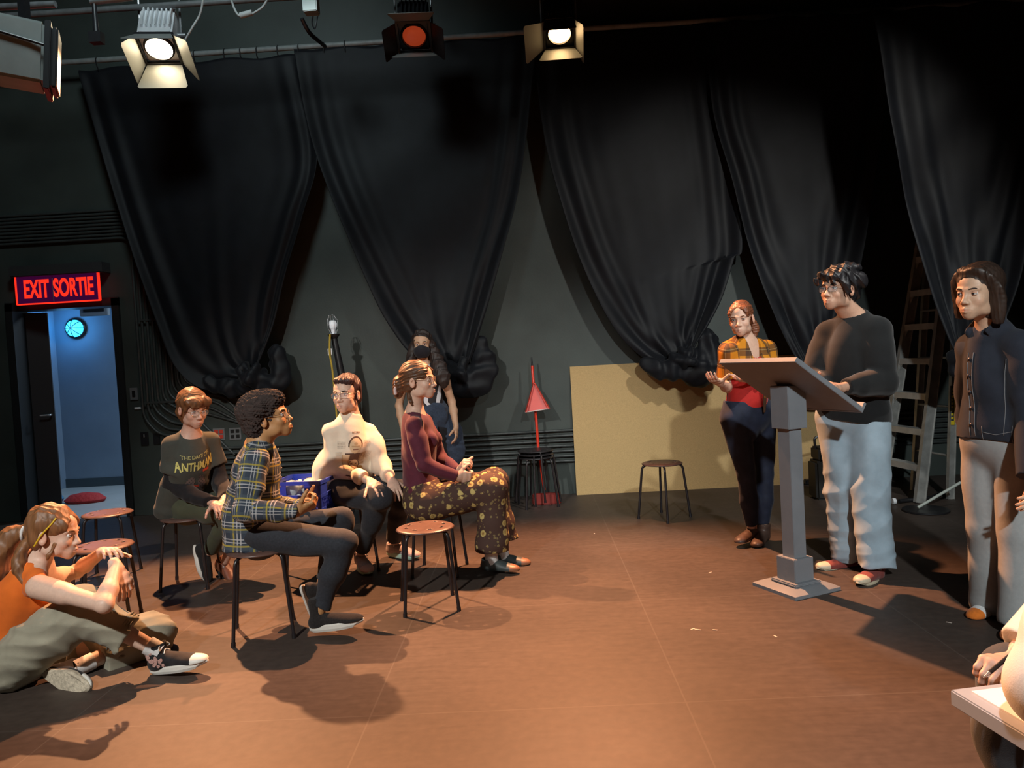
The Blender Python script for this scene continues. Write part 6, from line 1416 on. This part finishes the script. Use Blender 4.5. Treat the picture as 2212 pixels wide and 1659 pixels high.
m_swt = cloth('black_sweater', (.010, .011, .012), .9, (22, .1), (280, .4, .0015), .2)
def ex8(F_, f):
    if f['part'] == 'torso': F_.cone(f['nk'], f['nk']+f['up']*.012, .076, .070, .014)
    if f['part'] == 'torso': return
    for q in 'RL': F_.cone(J['el'+q]+[0, 0, -.015], (J['el'+q]+J['wr'+q])/2+[0, 0, -.01], .078, .066, .03)
top(P, 'sweater', m_swt, .93, w=(1.12, 1.12, 1.22, 1.15), d=(1.15, 1.2, 1.35, 1.3), slr=(.092, .082, .046), low=.03, neckhole=.064, neckdrop=-.0, amp=.006, freq=15, seed=19, extra=ex8)
m_lj = cloth('light_wash_denim', (.30, .39, .46), .85, (9, .16), (500, .4, .0012))
def fl8(F_):
    for q in 'RL':
        k_, a_ = J['kn'+q], J['an'+q]; F_.cone(J['hip'+q], k_, .115, .096, .05); F_.cone(k_, a_+[0, 0, .05], .092, .088, .05)
        for i, (t_, r_) in enumerate(((.62, .096), (.76, .100), (.88, .104), (.97, .105))):
            c_ = k_+(a_-k_)*t_; F_.ell(c_+[.01*(-1)**i, 0, 0], (r_, r_, .030), rotm(30*i, 10*(-1)**i, 8), .018)
trousers(P, 'jeans', m_lj, (.115, .095, .09, .092), (.160, .118), .03, 1.02, .0075, 18, 26, extra=fl8, h=.0065, rip2=(.006, 24, .75))
m_cr = cloth('maroon_canvas', (.22, .050, .042), .8); m_cs = mat('cream_rubber', (.58, .52, .38), .5)
shoe(P, J['anR'], A(1752, 1212, 4.52)-A(1848, 1216, 4.62), kind='low', m_up=m_cr, m_sole=m_cs, L_=.30, laces=(m_white, 5), m_toe=m_cs); shoe(P, J['anL'], A(1842, 1246, 4.12)-A(1900, 1236, 4.36), kind='low', m_up=m_cr, m_sole=m_cs, L_=.30, laces=(m_white, 5), m_toe=m_cs)

# ---- 9. person at the right edge in the dark denim jacket
J = J_((-150, -3, 3), head=(2112, 634, 3.52), neck=(2142, 708, 3.57), pel=(2160, 945, 3.60), chest=(2150, 800, 3.58), waist=(2155, 895, 3.59),
       shR=(2096, 748, 3.70), shL=(2204, 742, 3.44), elR=(2102, 900, 3.82), elL=(2232, 900, 3.40), wrR=(2112, 1000, 3.70), wrL=(2228, 1030, 3.30),
       hipR=(2132, 958, 3.68), hipL=(2198, 955, 3.54), knR=(2135, 1140, 3.68), knL=(2205, 1150, 3.50), anR=(2144, 1292, 3.72), anL=(2204, 1330, 3.46))
P = person('standing person with a brown bob, dark denim jacket and light grey trousers', J, (.54, .34, .23), s=.98, hs=1.03, jaw=.98, nose=.8, female=True,
           hands={'R': dict(f=(0, -.2, -1), n=(1, .2, 0), t=1, vis=0), 'L': dict(f=(-.25, -.3, -.6), n=(-.6, .5, 0), t=1, c=(.3, .35, .4, .45))})
eyes(P, (.04, .035, .04), brow=(.04, .025, .02), look=(.1, -.02), lid=.25)
m_h9 = hair_mat('dark_brown_bob', (.030, .017, .012), (90, 90, 10), .32)
hair(P, [('e', (0, -.028, .050), (.088, .110, .090)), ('e', (0, -.050, -.035), (.088, .075, .095)), ('s', [(.03, .035, .10), (.068, .025, .065), (.082, .005, .0), (.084, -.005, -.10)], [.025, .026, .028, .020], [.016, .016, .016, .014]), ('s', [(-.01, .058, .098), (-.055, .045, .078), (-.080, .012, .020), (-.083, -.008, -.06), (-.080, -.010, -.125)], [.024, .026, .030, .032, .020], [.014, .015, .016, .020, .016]), ('e', (.0, .035, .098), (.05, .040, .022)), ('e', (0, -.078, -.10), (.072, .035, .045))],
     m_h9, 11, .002, 120, (1, 1, .12), face=[('e', (.006, .128, .0), (.072, .084, .088)), ('e', (0, .095, -.11), (.078, .10, .09))], cuts=[((0, 0, -.135), (0, .1, -1))])
m_dnj = cloth('dark_denim_jacket', (.018, .021, .031), .85, (14, .18), (520, .5, .0012)); m_st = cloth('pale_stitch', (.17, .17, .18))
def ex9(F_, f):
    if f['part'] == 'arms': return
    
    nk, up, fw, sh = f['nk'], f['up'], f['fw'], f['sh']
    F_.ssw([nk-fw*.055+up*.045, nk+sh*.062+up*.035, nk+sh*.052+fw*.075-up*.02], [.028, .032, .030], [.010, .011, .010], up, .008); F_.ssw([nk-fw*.055+up*.045, nk-sh*.062+up*.035, nk-sh*.052+fw*.075-up*.02], [.028, .032, .030], [.010, .011, .010], up, .008)
top(P, 'undershirt', m_sock, 0., w=(.75, .8, .8, .8), d=(.9, .9, .9, .9), slr=(.04, .04, .04), neckhole=.058, neckdrop=-.0, amp=.002)
def vn9(f): return [(f['nk']+f['up']*.06+f['fw']*.07, f['nk']-f['up']*.08+f['fw']*.15, .045, .012)]
g = top(P, 'denim_jacket', m_dnj, 1., w=(1.05, 1.08, 1.12, 1.12), d=(1.1, 1.12, 1.2, 1.2), slr=(.078, .068, .056), low=-.01, neckhole=.060, neckdrop=-.005, amp=.005, freq=18, seed=30, extra=ex9, vneck=vn9, h=.006)
f = P['fr']; up, fw, sh = f['up'], f['fw'], f['sh']; sb = MB()
def seam(pts, O, r=.0016, ey=up, ex=sh, n_=fw):
    q = lay(g, P, O, ex, ey, n_, pts, .0012); q = [x for x in q if x is not None]
    if len(q) > 2: sb.tube(q, r, 5)
O_ = f['ch']
for x in (-.004, .026): seam([(x, .10-.02*i) for i in range(24)], O_)
for x0 in (-.125,):
    for dx in (0,): seam([(x0, .06-.02*i) for i in range(18)], O_)
    seam([(x0-.045+.0*i, -.235-.0*i) for i in range(2)]+[(-.16+.012*i, -.235) for i in range(11)], O_); seam([(-.155, -.235-.015*i) for i in range(8)], O_); seam([(-.04, -.235-.015*i) for i in range(8)], O_); seam([(-.155+.0115*i, -.345) for i in range(11)], O_)
    seam([(-.155+.0115*i, -.262-.012*(1-abs(i-5)/5)) for i in range(11)], O_)
seam([(-.16+.016*i, -.372) for i in range(20)], O_)
mesh_obj('stitching', sb.v, sb.f, m_st, g, True)
for i in range(6):
    pt = lay(g, P, O_, sh, up, fw, [(.011, .07-.075*i)], .002)[0]
    if pt is not None: bt = MB().cyl(pt, pt+fw*.004, .008, n=12); mesh_obj('button', bt.v, bt.f, mat('dull_button', (.04, .04, .05), .4, metal=.6), g, True)
m_gs = cloth('grey_jersey', (.30, .31, .31), .9, (60, .06), (500, .2, .001))
def fl9(F_):
    for q in 'RL':
        k_, a_ = J['kn'+q], J['an'+q]; F_.cone(J['hip'+q], k_, .105, .078, .05); F_.cone(k_, a_+[0, 0, .0], .074, .090, .04)
        F_.cone(a_+[0, 0, -.02], a_+[.02, .03, -.04], .085, .075, .03)
trousers(P, 'trousers', m_gs, (.105, .078, .075, .085), (.170, .125), .03, 1.12, .005, 15, 31, extra=fl9)
m_os = cloth('orange_toe_sock', (.62, .16, .02)); 
for q, dr in (('R', (-.88, -.45, 0)), ('L', (-.75, -.65, 0))): shoe(P, J['an'+q]+[0, 0, .01], np.array(dr), kind='low', m_up=m_sock, m_sole=None, L_=.235, m_toe=m_os, name='sock', label='white sock with an orange toe', wscale=.92)

# ---- 10. person writing at the lower right corner
YB_ = 1.62; bc = A(2150, 1500, YB_)
J = J_((165, -30, 0), head=np.array([1.26, 1.60, 1.19]), neck=np.array([1.35, 1.60, 1.04]), pel=np.array([1.66, 1.62, .52]), chest=np.array([1.44, 1.61, .88]), waist=np.array([1.57, 1.62, .70]),
       shR=np.array([1.34, 1.80, .99]), shL=A(2385, 1115, 1.47), elR=np.array([1.34, 1.92, .72]), elL=A(2290, 1490, 1.42), wrR=A(2180, 1432, 1.84), wrL=np.array([1.24, 1.50, .67]),
       hipR=np.array([1.62, 1.74, .50]), hipL=np.array([1.62, 1.52, .50]), knR=np.array([1.14, 1.86, .50]), knL=np.array([1.12, 1.60, .50]), anR=np.array([1.16, 1.92, .09]), anL=np.array([1.14, 1.50, .09]))
P = person('person in off-white and dark jeans writing with a pen, cut by the frame corner', J, FAIR, s=1., hs=1.,
           hands={'R': dict(f=A(2140, 1440, 1.76)-A(2182, 1430, 1.84), n=(.1, .35, -.8), t=1, c=(.85, .9, .9, .9), th=.7), 'L': dict(f=(.2, .9, -.2), n=(0, 0, -1), t=1, vis=0)})
eyes(P); hair(P, [('e', (0, -.03, .05), (.088, .108, .09)), ('e', (0, -.05, -.03), (.08, .07, .09))], m_h4, 12, face=[('e', (0, .125, -.01), (.066, .075, .085)), ('e', (0, .09, -.11), (.09, .10, .05))])
m_ow = cloth('off_white_cotton', (.72, .69, .64), .85, (14, .05), (300, .3, .0015))
def ex10(F_, f):
    if f['part'] == 'torso': F_.ssw([f['wa'], f['bot']], [.20, .24], [.18, .20], f['sh'], .04); return
    F_.ssw([J['shR'], J['elR']*.8+J['shR']*.2, J['elR']], [.08, .085, .08], [.07, .075, .07], (0, 0, 1), .03)
top(P, 'overshirt', m_ow, .9, w=(1.1, 1.15, 1.3, 1.35), d=(1.1, 1.15, 1.35, 1.4), slr=(.085, .082, .055), low=.02, amp=.007, freq=17, seed=33, extra=ex10)
m_jg = cloth('washed_black_denim', (.055, .058, .062), .85, (6, .45), (400, .5, .0012))
trousers(P, 'jeans', m_jg, (.105, .092, .08, .075), (.175, .135), .02, .97, .010, 18, 34)
for q in 'RL': shoe(P, J['an'+q], np.array([-1, 0, 0]), kind='low', m_up=m_cv, m_sole=m_white, L_=.27)
stool((1.66, 1.64), .4, 'stool under the person writing at the lower right corner')
# board on the lap, paper, pen
zb = .615; q0 = FL(2052, 1489, zb); q1 = FL(2215, 1588, zb); q3 = FL(2075, 1477, zb)
ex = nrm(q1-q0); ey = np.array([-ex[1], ex[0], 0.]); bw, bh = .34, .26
Rb = np.stack([ex, ey, [0, 0, 1]], 1)
bd = MB().box((0, 0, -.034), (bw, bh, 0), M4(Rb, q0), .003).build('lap_board', mat('lap_board_grey', (.33, .36, .40), .45)); tag(bd, 'thick light grey board lying on the lap of the person writing', 'board')
pg = MB().box((.025, .03, .0), (.30, .235, .004), M4(Rb, q0)); pg = pg.build('writing_pad', mat('paper_white', (.78, .78, .78), .7)); tag(pg, 'white writing pad on the grey lap board', 'paper')
pn0 = A(2124, 1464, 1.70); pn1 = A(2160, 1434, 1.73); t = thing('pen', 'dark pen with a pale tip held over the writing pad', 'pen', pn0)
MB().cyl(pn0+(pn1-pn0)*.35, pn1+(pn1-pn0)*.6, .0048, n=12).build('barrel', m_black, t); MB().cyl(pn0, pn0+(pn1-pn0)*.38, .0012, .0042, 12).build('tip', mat('pen_silver', (.6, .6, .6), .25, metal=.8), t)
clean(None)
